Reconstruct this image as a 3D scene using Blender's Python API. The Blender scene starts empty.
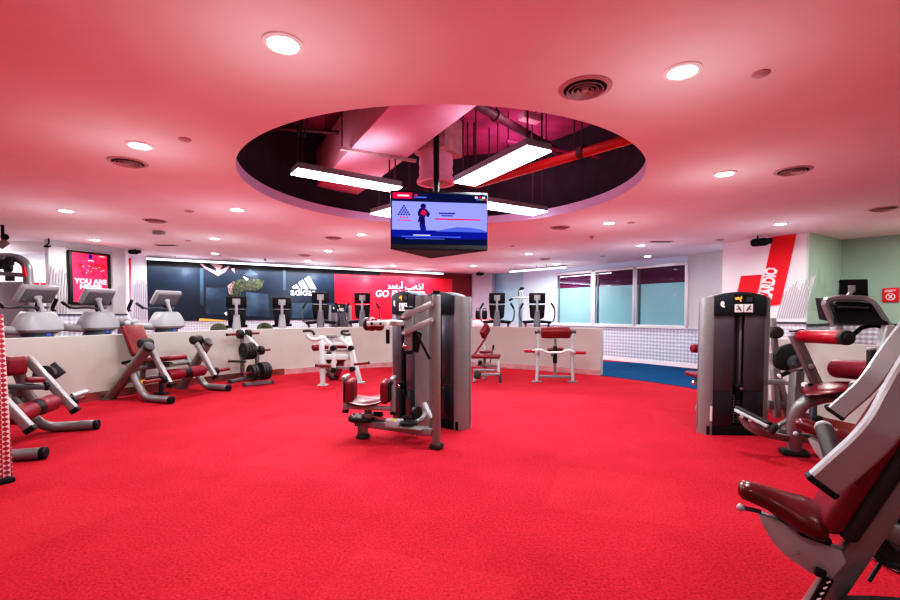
import bpy, bmesh, math, random
from mathutils import Vector as V, Matrix as M4
random.seed(7)
PI = math.pi
COL = bpy.context.scene.collection
SC = bpy.context.scene

# ------------------------------------------------------------------ camera maths (measuring the room from the photo)
FPX, EYE, HOR = 458.0, 1.3, 312.0
TILT = math.radians(2.0)
YC = HOR + FPX * math.tan(TILT)
def ray(px, py):
    a = (px - 450) / FPX; b = (YC - py) / FPX
    c, s = math.cos(TILT), math.sin(TILT)
    return V((a, c + b * s, -s + b * c))
def onz(px, py, z=0.0):
    d = ray(px, py); t = (z - EYE) / d.z
    return V((d.x * t, d.y * t, z))
def at(px, py, Y):
    d = ray(px, py); t = Y / d.y
    return V((d.x * t, Y, EYE + d.z * t))

# ------------------------------------------------------------------ materials
def mat(name, col, rough=0.5, metal=0.0, emit=None, estr=0.0, coat=0.0, noise=0.0, nscale=40, bump=0.0, bscale=200, spec=0.5, trans=0.0):
    m = bpy.data.materials.new(name); m.use_nodes = True
    nt = m.node_tree; b = nt.nodes['Principled BSDF']
    b.inputs['Base Color'].default_value = (*col, 1)
    b.inputs['Roughness'].default_value = rough
    b.inputs['Metallic'].default_value = metal
    b.inputs['Specular IOR Level'].default_value = spec
    b.inputs['Coat Weight'].default_value = coat
    b.inputs['Transmission Weight'].default_value = trans
    if emit:
        b.inputs['Emission Color'].default_value = (*emit, 1)
        b.inputs['Emission Strength'].default_value = estr
    tc = nt.nodes.new('ShaderNodeTexCoord')
    if noise:
        n = nt.nodes.new('ShaderNodeTexNoise'); n.inputs['Scale'].default_value = nscale; n.inputs['Detail'].default_value = 4
        nt.links.new(tc.outputs['Object'], n.inputs['Vector'])
        r = nt.nodes.new('ShaderNodeValToRGB')
        r.color_ramp.elements[0].position = 0.3; r.color_ramp.elements[1].position = 0.7
        r.color_ramp.elements[0].color = (*[c * (1 - noise) for c in col], 1)
        r.color_ramp.elements[1].color = (*[min(1, c * (1 + noise)) for c in col], 1)
        nt.links.new(n.outputs['Fac'], r.inputs['Fac']); nt.links.new(r.outputs['Color'], b.inputs['Base Color'])
    if bump:
        n = nt.nodes.new('ShaderNodeTexNoise'); n.inputs['Scale'].default_value = bscale
        nt.links.new(tc.outputs['Object'], n.inputs['Vector'])
        bp = nt.nodes.new('ShaderNodeBump'); bp.inputs['Strength'].default_value = bump; bp.inputs['Distance'].default_value = 0.01
        nt.links.new(n.outputs['Fac'], bp.inputs['Height']); nt.links.new(bp.outputs['Normal'], b.inputs['Normal'])
    return m

def emis(name, col, s):
    m = bpy.data.materials.new(name); m.use_nodes = True
    nt = m.node_tree; nt.nodes.clear()
    e = nt.nodes.new('ShaderNodeEmission'); o = nt.nodes.new('ShaderNodeOutputMaterial')
    e.inputs['Color'].default_value = (*col, 1); e.inputs['Strength'].default_value = s
    nt.links.new(e.outputs[0], o.inputs[0]); return m

def carpet(name, c1, c2, patch=False):
    m = bpy.data.materials.new(name); m.use_nodes = True
    nt = m.node_tree; b = nt.nodes['Principled BSDF']; L = nt.links
    b.inputs['Roughness'].default_value = 0.95; b.inputs['Specular IOR Level'].default_value = 0.1
    tc = nt.nodes.new('ShaderNodeTexCoord')
    n = nt.nodes.new('ShaderNodeTexNoise'); n.inputs['Scale'].default_value = 62; n.inputs['Detail'].default_value = 5; n.inputs['Roughness'].default_value = 0.8
    n2 = nt.nodes.new('ShaderNodeTexNoise'); n2.inputs['Scale'].default_value = 1.6; n2.inputs['Detail'].default_value = 9; n2.inputs['Roughness'].default_value = 0.72
    for q in (n, n2): L.new(tc.outputs['Object'], q.inputs['Vector'])
    r = nt.nodes.new('ShaderNodeValToRGB')
    r.color_ramp.elements[0].position = 0.34; r.color_ramp.elements[1].position = 0.66
    r.color_ramp.elements[0].color = (*c1, 1); r.color_ramp.elements[1].color = (*c2, 1)
    L.new(n.outputs['Fac'], r.inputs['Fac'])
    r2 = nt.nodes.new('ShaderNodeValToRGB')
    r2.color_ramp.elements[0].position = 0.35; r2.color_ramp.elements[1].position = 0.7
    r2.color_ramp.elements[0].color = (0.84, 0.8, 0.8, 1); r2.color_ramp.elements[1].color = (1.08, 1.12, 1.12, 1)
    L.new(n2.outputs['Fac'], r2.inputs['Fac'])
    mx = nt.nodes.new('ShaderNodeMix'); mx.data_type = 'RGBA'; mx.blend_type = 'MULTIPLY'; mx.inputs[0].default_value = 1
    L.new(r.outputs['Color'], mx.inputs[6]); L.new(r2.outputs['Color'], mx.inputs[7])
    out = mx.outputs[2]
    if patch:                                   # faint paler carpet tiles, as worn into the pile
        mp = nt.nodes.new('ShaderNodeMapping'); mp.inputs['Rotation'].default_value = (0, 0, 0.35); mp.inputs['Scale'].default_value = (1.15, 1.15, 1)
        ch = nt.nodes.new('ShaderNodeTexVoronoi'); ch.distance = 'CHEBYCHEV'; ch.inputs['Scale'].default_value = 1.0; ch.inputs['Randomness'].default_value = 0.0
        L.new(tc.outputs['Object'], mp.inputs['Vector']); L.new(mp.outputs['Vector'], ch.inputs['Vector'])
        sp = nt.nodes.new('ShaderNodeSeparateColor'); L.new(ch.outputs['Color'], sp.inputs[0])
        gt = nt.nodes.new('ShaderNodeMath'); gt.operation = 'GREATER_THAN'; gt.inputs[1].default_value = 0.8
        L.new(sp.outputs[0], gt.inputs[0])
        ml = nt.nodes.new('ShaderNodeMath'); ml.operation = 'MULTIPLY'; ml.inputs[1].default_value = 0.045
        L.new(gt.outputs[0], ml.inputs[0])
        m2 = nt.nodes.new('ShaderNodeMix'); m2.data_type = 'RGBA'
        m2.inputs[7].default_value = (0.9, 0.12, 0.13, 1)
        L.new(ml.outputs[0], m2.inputs[0]); L.new(out, m2.inputs[6]); out = m2.outputs[2]
    L.new(out, b.inputs['Base Color'])
    bp = nt.nodes.new('ShaderNodeBump'); bp.inputs['Strength'].default_value = 0.5; bp.inputs['Distance'].default_value = 0.008
    L.new(n.outputs['Fac'], bp.inputs['Height']); L.new(bp.outputs['Normal'], b.inputs['Normal'])
    return m

def tread_plate(name, c0, c1, step=0.075):
    """stamped metal sheet: raised pips on a diagonal grid (object space: X along, Z up)"""
    m = bpy.data.materials.new(name); m.use_nodes = True
    nt = m.node_tree; b = nt.nodes['Principled BSDF']; L = nt.links
    tc = nt.nodes.new('ShaderNodeTexCoord'); sx = nt.nodes.new('ShaderNodeSeparateXYZ'); L.new(tc.outputs['UV'], sx.inputs[0])
    def sn(sock):
        a = nt.nodes.new('ShaderNodeMath'); a.operation = 'MULTIPLY'; a.inputs[1].default_value = 2 * PI / step; L.new(sock, a.inputs[0])
        s = nt.nodes.new('ShaderNodeMath'); s.operation = 'COSINE'; L.new(a.outputs[0], s.inputs[0]); return s.outputs[0]
    ad = nt.nodes.new('ShaderNodeMath'); ad.operation = 'ADD'; L.new(sn(sx.outputs[0]), ad.inputs[0]); L.new(sn(sx.outputs[1]), ad.inputs[1])
    r = nt.nodes.new('ShaderNodeValToRGB'); r.color_ramp.elements[0].position = 0.35; r.color_ramp.elements[1].position = 0.75
    r.color_ramp.elements[0].color = (*c0, 1); r.color_ramp.elements[1].color = (*c1, 1)
    h = nt.nodes.new('ShaderNodeMath'); h.operation = 'MULTIPLY_ADD'; h.inputs[1].default_value = 0.25; h.inputs[2].default_value = 0.5
    L.new(ad.outputs[0], h.inputs[0]); L.new(h.outputs[0], r.inputs['Fac']); L.new(r.outputs['Color'], b.inputs['Base Color'])
    b.inputs['Metallic'].default_value = 0.25; b.inputs['Roughness'].default_value = 0.35
    bp = nt.nodes.new('ShaderNodeBump'); bp.inputs['Strength'].default_value = 0.6; bp.inputs['Distance'].default_value = 0.01
    L.new(h.outputs[0], bp.inputs['Height']); L.new(bp.outputs['Normal'], b.inputs['Normal'])
    return m

X = {}
X['carpet'] = carpet('red_carpet', (0.20, 0.008, 0.018), (0.54, 0.034, 0.062), True)
X['carpet2'] = carpet('red_carpet_cardio', (0.30, 0.003, 0.013), (0.50, 0.014, 0.034))
X['blue'] = carpet('blue_carpet', (0.004, 0.045, 0.12), (0.012, 0.10, 0.22))
X['ceil'] = mat('ceiling_paint', (0.84, 0.79, 0.80), 0.9, noise=0.02, nscale=3, spec=0.2)
X['lip'] = mat('ceiling_edge_paint', (0.72, 0.62, 0.85), 0.8)
X['drum'] = mat('recess_dark_paint', (0.045, 0.02, 0.04), 0.9, noise=0.2, nscale=6)
X['slab'] = mat('recess_slab_paint', (0.42, 0.05, 0.18), 0.9, noise=0.35, nscale=2.5)
X['ductw'] = mat('duct_paint', (0.80, 0.42, 0.55), 0.75, noise=0.05, nscale=4)
X['duct2'] = mat('duct_collar_paint', (0.55, 0.33, 0.36), 0.7, noise=0.15, nscale=12)
X['pipe'] = mat('dark_pipe', (0.10, 0.02, 0.04), 0.6, noise=0.3, nscale=10)
X['redpipe'] = mat('red_pipe', (0.55, 0.015, 0.02), 0.4, noise=0.1)
X['wall'] = mat('white_wall_paint', (0.84, 0.82, 0.86), 0.8, noise=0.02, nscale=2)
X['greywall'] = mat('grey_wall_paint', (0.56, 0.56, 0.58), 0.8, noise=0.03, nscale=2)
X['lilacwall'] = mat('lilac_column_paint', (0.46, 0.43, 0.50), 0.8, noise=0.03, nscale=2)
X['coolwall'] = mat('cool_white_wall_paint', (0.60, 0.74, 0.86), 0.8, noise=0.02, nscale=2)
X['bluewall'] = mat('cool_wall_paint', (0.42, 0.70, 0.80), 0.8, noise=0.02, nscale=2)
X['greenlit'] = mat('pale_green_lit_wall', (0.55, 0.74, 0.64), 0.8, noise=0.03, nscale=2)  # green light on the right-hand walls put into these three colours
X['greenlit3'] = mat('skyline_green_lit', (0.49, 0.67, 0.575), 0.8, noise=0.02)
X['greenlit2'] = mat('dull_green_lit_wall', (0.40, 0.56, 0.48), 0.8, noise=0.03, nscale=2)
X['half'] = mat('half_wall_paint', (0.44, 0.47, 0.445), 0.75, noise=0.07, nscale=1.6)
X['skirt'] = mat('polished_skirting', (0.34, 0.20, 0.17), 0.16, 0.7, noise=0.3, nscale=3)
X['skirt2'] = mat('pale_polished_skirting', (0.62, 0.50, 0.50), 0.2, 0.4, noise=0.25, nscale=4)
X['tread'] = tread_plate('stamped_metal', (0.50, 0.54, 0.62), (0.78, 0.82, 0.9), 0.085)
X['tread2'] = tread_plate('perforated_metal', (0.56, 0.58, 0.66), (0.72, 0.75, 0.84), 0.06)
X['silver'] = mat('silver_paint', (0.235, 0.25, 0.255), 0.32, 0.35, coat=0.3, noise=0.03, nscale=15)
X['silver2'] = mat('bright_silver_paint', (0.31, 0.335, 0.35), 0.30, 0.32, coat=0.4, noise=0.02, nscale=15)
X['bronze'] = mat('warm_silver_paint', (0.20, 0.20, 0.19), 0.36, 0.35, coat=0.2, noise=0.04, nscale=15)
X['whitep'] = mat('white_frame_paint', (0.50, 0.59, 0.59), 0.35, 0.15, coat=0.3, noise=0.02, nscale=12)
X['chrome'] = mat('chrome', (0.8, 0.8, 0.82), 0.12, 1.0, noise=0.02)
X['red'] = mat('burgundy_vinyl', (0.16, 0.008, 0.022), 0.45, coat=0.1, spec=0.35, noise=0.12, nscale=25, bump=0.08, bscale=160)
X['redseat'] = mat('burgundy_vinyl_gloss', (0.10, 0.008, 0.014), 0.32, coat=0.25, noise=0.15, nscale=9, bump=0.05, bscale=120)
X['redbright'] = mat('red_vinyl_roller', (0.28, 0.006, 0.02), 0.3, coat=0.3, noise=0.1, nscale=20)
X['rust'] = mat('red_brown_vinyl', (0.15, 0.013, 0.018), 0.42, noise=0.15, nscale=25)
X['black'] = mat('black_plastic', (0.008, 0.008, 0.010), 0.5, spec=0.3, noise=0.15)
X['rubber'] = mat('black_rubber', (0.022, 0.024, 0.024), 0.62, noise=0.2, bump=0.1)
X['iron'] = mat('black_iron_plate', (0.014, 0.016, 0.016), 0.5, 0.0, noise=0.3, nscale=30)
X['dkgrey'] = mat('charcoal_plastic', (0.055, 0.062, 0.075), 0.4, noise=0.1)
X['smoke'] = mat('smoked_panel', (0.10, 0.095, 0.118), 0.30, 0.25, coat=0.4, noise=0.05, nscale=5)
X['capm'] = mat('charcoal_cap', (0.020, 0.026, 0.034), 0.5, spec=0.3, noise=0.1)
X['smoke2'] = mat('dark_smoked_panel', (0.028, 0.028, 0.04), 0.22, 0.1, coat=0.4, noise=0.05, nscale=5)
X['grey'] = mat('grey_plastic', (0.16, 0.165, 0.185), 0.45, noise=0.05)
X['lgrey'] = mat('pale_grey_plastic', (0.34, 0.39, 0.41), 0.4, noise=0.03)
X['teal'] = mat('dark_teal_plastic', (0.09, 0.14, 0.17), 0.35, noise=0.08)
X['greenseat'] = mat('olive_mesh_fabric', (0.10, 0.13, 0.085), 0.8, noise=0.3, nscale=40)
X['label'] = mat('placard_white', (0.80, 0.80, 0.82), 0.5, noise=0.02)
X['gold'] = mat('placard_gold', (0.8, 0.5, 0.12), 0.5, noise=0.05)
X['yellow'] = mat('yellow_sticker', (0.85, 0.6, 0.02), 0.5, noise=0.05)
X['signred'] = mat('sign_red', (0.78, 0.012, 0.03), 0.6, noise=0.02)
X['white'] = mat('graphic_white', (0.9, 0.9, 0.92), 0.6, noise=0.01)
X['stripe'] = mat('graphic_grey_line', (0.50, 0.49, 0.53), 0.7, noise=0.02)
X['dstripe'] = mat('graphic_dark_line', (0.30, 0.29, 0.32), 0.7, noise=0.02)
X['frame'] = mat('window_frame_metal', (0.66, 0.67, 0.70), 0.4, 0.2, noise=0.03)
X['frost'] = mat('frosted_glass', (0.20, 0.42, 0.46), 0.45, noise=0.05, nscale=1.5, coat=0.2)
X['clear'] = mat('clear_glass_reflected_maroon', (0.055, 0.012, 0.05), 0.04, coat=0.6, noise=0.2, nscale=2)  # maroon of the reflected room is put into the base colour
X['lamp'] = emis('lamp_glow', (1.0, 0.95, 0.90), 20.0)
X['lamp2'] = emis('pendant_glow', (0.93, 0.95, 1.0), 9.0)
X['strip'] = emis('strip_glow', (0.90, 0.94, 1.0), 2.4)
X['ventm'] = mat('vent_metal', (0.50, 0.36, 0.36), 0.5, 0.1, noise=0.05)
X['hole'] = mat('vent_dark', (0.03, 0.012, 0.014), 0.8, noise=0.1)
X['posterred'] = mat('poster_red', (0.72, 0.015, 0.07), 0.5, emit=(0.8, 0.015, 0.07), estr=0.4, noise=0.03, nscale=3)
X['posterdark'] = mat('poster_dark_red', (0.5, 0.005, 0.02), 0.5, emit=(0.55, 0.0, 0.02), estr=0.35, noise=0.03)
X['posterwhite'] = emis('poster_white', (1, 0.93, 0.96), 1.0)
X['tvbg'] = emis('tv_lilac', (0.36, 0.38, 1.0), 0.85)
X['tvblue'] = emis('tv_blue', (0.01, 0.02, 0.33), 0.9)
X['tvnavy'] = emis('tv_navy', (0.008, 0.012, 0.07), 0.9)
X['tvmid'] = emis('tv_mid_blue', (0.12, 0.17, 0.75), 0.9)
X['tvred'] = emis('tv_red', (0.85, 0.01, 0.10), 0.9)
X['tvwhite'] = emis('tv_white', (0.8, 0.85, 1.0), 1.0)
X['tvfig'] = emis('tv_figure', (0.02, 0.01, 0.13), 0.8)
X['tvgreen'] = emis('tv_green', (0.05, 0.6, 0.2), 0.9)
X['screen'] = mat('dark_screen', (0.01, 0.012, 0.016), 0.15, coat=0.5, noise=0.05)

def mural_mat(name, ca, cb, sc):
    m = bpy.data.materials.new(name); m.use_nodes = True
    nt = m.node_tree; b = nt.nodes['Principled BSDF']; L = nt.links
    b.inputs['Roughness'].default_value = 0.45
    tc = nt.nodes.new('ShaderNodeTexCoord'); n = nt.nodes.new('ShaderNodeTexNoise')
    n.inputs['Scale'].default_value = sc; n.inputs['Detail'].default_value = 5
    L.new(tc.outputs['Object'], n.inputs['Vector'])
    r = nt.nodes.new('ShaderNodeValToRGB'); r.color_ramp.elements[0].position = 0.35; r.color_ramp.elements[1].position = 0.68
    r.color_ramp.elements[0].color = (*ca, 1); r.color_ramp.elements[1].color = (*cb, 1)
    L.new(n.outputs['Fac'], r.inputs['Fac']); L.new(r.outputs['Color'], b.inputs['Base Color']); return m
X['mural'] = mural_mat('mural_midnight', (0.003, 0.008, 0.020), (0.012, 0.034, 0.062), 0.7)
X['muralred'] = mural_mat('mural_red', (0.60, 0.003, 0.025), (0.80, 0.012, 0.05), 0.7)
X['muraldark'] = mural_mat('mural_dark_red', (0.16, 0.002, 0.012), (0.22, 0.004, 0.02), 0.7)
X['muralpale'] = mural_mat('mural_pale_patch', (0.012, 0.03, 0.055), (0.06, 0.12, 0.17), 1.6)
X['camo'] = mural_mat('mural_figure', (0.006, 0.012, 0.014), (0.10, 0.115, 0.05), 18)
X['muralpink'] = mat('mural_pink', (0.50, 0.30, 0.31), 0.6, noise=0.1)
def checker_mat():
    m = bpy.data.materials.new('banner_check'); m.use_nodes = True
    nt = m.node_tree; b = nt.nodes['Principled BSDF']; L = nt.links
    tc = nt.nodes.new('ShaderNodeTexCoord'); mp = nt.nodes.new('ShaderNodeMapping'); mp.inputs['Rotation'].default_value = (PI/4, 0, 0)
    ck = nt.nodes.new('ShaderNodeTexChecker'); ck.inputs['Scale'].default_value = 38
    ck.inputs[1].default_value = (0.30, 0.015, 0.03, 1); ck.inputs[2].default_value = (0.60, 0.55, 0.56, 1)
    L.new(tc.outputs['Object'], mp.inputs[0]); L.new(mp.outputs[0], ck.inputs[0]); L.new(ck.outputs[0], b.inputs['Base Color']); return m
X['check'] = checker_mat()

# ------------------------------------------------------------------ mesh builder
def fil(pts, rad, k=5):
    """round the inner corners of a polyline"""
    pts = [V(p) for p in pts]; out = [pts[0]]
    for i in range(1, len(pts) - 1):
        a, b, c = pts[i-1], pts[i], pts[i+1]
        d1 = (a - b); d2 = (c - b); r = min(rad, d1.length * 0.48, d2.length * 0.48)
        p = b + d1.normalized() * r; q = b + d2.normalized() * r
        for j in range(k + 1):
            t = j / k
            out.append(p * (1-t)**2 + b * 2*t*(1-t) + q * t*t)
    out.append(pts[-1]); return out

class MB:
    def __init__(s): s.bm = bmesh.new()
    def _merge(s, t):
        me = bpy.data.meshes.new('tmp'); t.to_mesh(me); t.free(); s.bm.from_mesh(me); bpy.data.meshes.remove(me); return s
    def box(s, c, size, R=None, bev=0.0, seg=2):
        t = bmesh.new(); bmesh.ops.create_cube(t, size=1)
        for v in t.verts: v.co = V((v.co.x*size[0], v.co.y*size[1], v.co.z*size[2]))
        if bev > 0:
            bev = min(bev, 0.49 * min(size))
            bmesh.ops.bevel(t, geom=list(t.edges), offset=bev, segments=seg, profile=0.5, affect='EDGES')
        mt = M4.Translation(V(c)) @ (R.to_4x4() if R is not None else M4.Identity(4))
        t.transform(mt); return s._merge(t)
    def beam(s, a, b, w, h, up=(0,0,1), bev=0.0, seg=2):
        """box running from a to b; w across, h along up"""
        a, b = V(a), V(b); t = (b - a); L = t.length; t.normalize(); u = V(up)
        u = (u - t * u.dot(t)); 
        if u.length < 1e-4: u = V((1,0,0)) - t * t.x
        u.normalize(); x = u.cross(t)
        R = M4((( x.x, t.x, u.x), (x.y, t.y, u.y), (x.z, t.z, u.z))).to_3x3() if False else M4.Identity(3)
        R.col[0] = x; R.col[1] = t; R.col[2] = u
        return s.box((a + b) / 2, (w, L, h), R, bev, seg)
    def tube(s, pts, r, n=10, cap=True, prof=None, up=(0,0,1)):
        """sweep a circle (or a rectangle prof=(w,h)) along points"""
        pts = [V(p) for p in pts]; N = len(pts); t = bmesh.new(); rings = []
        rr = r if isinstance(r, (list, tuple)) else [r] * N
        T = []
        for i in range(N):
            d = (pts[min(i+1, N-1)] - pts[max(i-1, 0)]); T.append(d.normalized() if d.length > 1e-9 else V((0,0,1)))
        u = V(up); u = u - T[0] * u.dot(T[0])
        if u.length < 1e-3: u = V((1,0,0)) - T[0] * T[0].x
        if u.length < 1e-3: u = V((0,1,0))
        u.normalize()
        for i in range(N):
            u = u - T[i] * u.dot(T[i]); u.normalize(); w = T[i].cross(u)
            if prof:
                a, b = prof[0]/2, prof[1]/2; c = min(a, b) * 0.35
                o = [(a-c,-b),(a,-b+c),(a,b-c),(a-c,b),(-a+c,b),(-a,b-c),(-a,-b+c),(-a+c,-b)]
                k = rr[i]
                ring = [t.verts.new(pts[i] + w*x*k + u*y*k) for x, y in o]
            else:
                ring = [t.verts.new(pts[i] + (w*math.cos(2*PI*j/n) + u*math.sin(2*PI*j/n)) * rr[i]) for j in range(n)]
            rings.append(ring)
        m = len(rings[0])
        for i in range(N-1):
            for j in range(m):
                t.faces.new((rings[i][j], rings[i][(j+1)%m], rings[i+1][(j+1)%m], rings[i+1][j]))
        if cap:
            t.faces.new(rings[0][::-1]); t.faces.new(rings[-1])
        bmesh.ops.recalc_face_normals(t, faces=t.faces); return s._merge(t)
    def cyl(s, a, b, r, r2=None, n=20, bev=0.0):
        a, b = V(a), V(b); r2 = r if r2 is None else r2; d = (b - a); L = d.length; d = d / L
        if bev <= 0: return s.tube([a, b], [r, r2], n)
        e = min(bev, L * 0.49, r * 0.9); k = 4; P = []; Rr = []
        for j in range(k + 1):
            q = PI/2 * j / k; P.append(a + d * (e - e * math.cos(q))); Rr.append(r - e + e * math.sin(q))
        for j in range(k + 1):
            q = PI/2 * (1 - j / k); P.append(b - d * (e - e * math.cos(q))); Rr.append(r2 - e + e * math.sin(q))
        return s.tube_fixed(P, Rr, d, n)
    def tube_fixed(s, P, Rr, d, n):
        u = V((0,0,1)); u = u - d * u.dot(d)
        if u.length < 1e-3: u = V((1,0,0)) - d * d.x
        u.normalize(); w = d.cross(u); t = bmesh.new(); rings = []
        for p, r in zip(P, Rr):
            r = max(r, 1e-4)
            rings.append([t.verts.new(p + (w*math.cos(2*PI*j/n) + u*math.sin(2*PI*j/n)) * r) for j in range(n)])
        for i in range(len(P)-1):
            for j in range(n): t.faces.new((rings[i][j], rings[i][(j+1)%n], rings[i+1][(j+1)%n], rings[i+1][j]))
        t.faces.new(rings[0][::-1]); t.faces.new(rings[-1])
        bmesh.ops.recalc_face_normals(t, faces=t.faces); return s._merge(t)
    def lathe(s, prof, o, axis=(0,0,1), n=28, closed=False):
        """prof = [(radius, height)...] revolved about axis through o"""
        o = V(o); d = V(axis).normalized(); u = V((1,0,0)) if abs(d.x) < 0.9 else V((0,1,0))
        u = (u - d * u.dot(d)).normalized(); w = d.cross(u); t = bmesh.new(); rings = []
        for r, h in prof:
            rings.append([t.verts.new(o + d*h + (u*math.cos(2*PI*j/n) + w*math.sin(2*PI*j/n)) * max(r, 1e-4)) for j in range(n)])
        K = len(rings)
        for i in range(K if closed else K-1):
            for j in range(n): t.faces.new((rings[i][j], rings[i][(j+1)%n], rings[(i+1)%K][(j+1)%n], rings[(i+1)%K][j]))
        if not closed:
            t.faces.new(rings[0][::-1]); t.faces.new(rings[-1])
        bmesh.ops.recalc_face_normals(t, faces=t.faces); return s._merge(t)
    def ell(s, c, r, R=None, n=16):
        t = bmesh.new(); bmesh.ops.create_uvsphere(t, u_segments=n, v_segments=max(8, n//2 + 2), radius=1)
        for v in t.verts: v.co = V((v.co.x*r[0], v.co.y*r[1], v.co.z*r[2]))
        t.transform(M4.Translation(V(c)) @ (R.to_4x4() if R is not None else M4.Identity(4))); return s._merge(t)
    def prism(s, poly, o, ux, uy, th, bev=0.0, seg=2):
        """2-D polygon in plane (ux, uy) at o, extruded th along ux x uy (centred)"""
        o, ux, uy = V(o), V(ux).normalized(), V(uy).normalized(); nn = ux.cross(uy).normalized(); t = bmesh.new()
        A = [t.verts.new(o + ux*x + uy*y - nn*th/2) for x, y in poly]; B = [t.verts.new(o + ux*x + uy*y + nn*th/2) for x, y in poly]
        K = len(poly); t.faces.new(A[::-1]); t.faces.new(B)
        for i in range(K): t.faces.new((A[i], A[(i+1)%K], B[(i+1)%K], B[i]))
        bmesh.ops.recalc_face_normals(t, faces=t.faces)
        if bev > 0: bmesh.ops.bevel(t, geom=list(t.edges), offset=bev, segments=seg, profile=0.5, affect='EDGES')
        return s._merge(t)
    def loft(s, rings, cap=True):
        t = bmesh.new(); R = [[t.verts.new(V(p)) for p in r] for r in rings]; n = len(R[0])
        for i in range(len(R)-1):
            for j in range(n): t.faces.new((R[i][j], R[i][(j+1)%n], R[i+1][(j+1)%n], R[i+1][j]))
        if cap: t.faces.new(R[0][::-1]); t.faces.new(R[-1])
        bmesh.ops.recalc_face_normals(t, faces=t.faces); return s._merge(t)
    def quad(s, *P):
        t = bmesh.new(); t.faces.new([t.verts.new(V(p)) for p in P]); return s._merge(t)

MW = {}
def tagit(o, label=None, cat=None, group=None, kind=None):
    if label: o['label'] = label
    if cat: o['category'] = cat
    if group: o['group'] = group
    if kind: o['kind'] = kind
    return o
def T(name, label, cat, loc=(0,0,0), rz=0.0, group=None):
    o = bpy.data.objects.new(name, None); COL.objects.link(o); o.empty_display_size = 0.1
    o.location = V(loc); o.rotation_euler = (0, 0, rz)
    MW[o.name] = M4.Translation(V(loc)) @ M4.Rotation(rz, 4, 'Z')
    return tagit(o, label, cat, group)
def P(mb, name, m, parent=None, label=None, origin=None, sharp=38):
    me = bpy.data.meshes.new(name)
    if parent is not None:
        W = MW[parent.name]; mb.bm.transform(W.inverted())
    elif origin is not None:
        W = M4.Translation(V(origin)); mb.bm.transform(W.inverted())
    else: W = M4.Identity(4)
    for f in mb.bm.faces: f.smooth = True
    mb.bm.to_mesh(me); mb.bm.free()
    me.set_sharp_from_angle(angle=math.radians(sharp))
    me.materials.append(X[m] if isinstance(m, str) else m)
    o = bpy.data.objects.new(name, me); COL.objects.link(o)
    if parent is not None: o.parent = parent
    elif origin is not None: o.location = V(origin)
    MW[o.name] = W
    if label: o['label'] = label
    return o
def S(mb, name, m, label, cat, group=None, origin=None, sharp=38):
    return tagit(P(mb, name, m, None, None, origin, sharp), label, cat, group)
def ST(mb, name, m, parent=None, sharp=38):
    o = P(mb, name, m, parent, sharp=sharp)
    if parent is None: o['kind'] = 'structure'
    return o
KIDS = {}
def copy_tree(o, parent=None):
    c = o.copy(); COL.objects.link(c)
    if parent is not None: c.parent = parent
    for ch in list(o.children): copy_tree(ch, c)
    return c
def place(o, loc, rz=0.0, label=None, group=None):
    o.location = V(loc); o.rotation_euler = (0, 0, rz)
    if label: o['label'] = label
    if group: o['group'] = group
    MW[o.name] = M4.Translation(V(loc)) @ M4.Rotation(rz, 4, 'Z')
    return o
def text_mb(txt, size, o, ux, uy, depth=0.004, offset=0.0, align='CENTER', shear=0.0, sx=1.0):
    cu = bpy.data.curves.new('txt', 'FONT'); cu.body = txt; cu.size = size; cu.align_x = align; cu.extrude = depth; cu.offset = offset; cu.shear = shear
    ob = bpy.data.objects.new('txt', cu); COL.objects.link(ob)
    dg = bpy.context.evaluated_depsgraph_get()
    me = bpy.data.meshes.new_from_object(ob.evaluated_get(dg))
    bpy.data.objects.remove(ob); bpy.data.curves.remove(cu)
    mb = MB(); mb.bm.from_mesh(me); bpy.data.meshes.remove(me)
    if sx != 1.0: mb.bm.transform(M4.Diagonal((sx,1,1,1)))
    ux, uy = V(ux).normalized(), V(uy).normalized(); n = ux.cross(uy)
    W = M4.Identity(4)
    for i, c in enumerate((ux, uy, n)):
        for k in range(3): W[k][i] = c[k]
    mb.bm.transform(M4.Translation(V(o)) @ W); return mb
def circ(r, n=32, a0=0, a1=2*PI): return [(r*math.cos(a0+(a1-a0)*i/n), r*math.sin(a0+(a1-a0)*i/n)) for i in range(n if a1-a0 > 6.28 else n+1)]
Z = V((0,0,1))

# ================================================================== THE ROOM
CZ = 2.62
HOLE = V((-0.08, 4.98, 0)); HR = 2.02
# floor
mb = MB(); mb.quad((-10.5,-3.2,0),(9,-3.2,0),(9,17,0),(-10.5,17,0)); ST(mb, 'floor', 'carpet')
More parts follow.
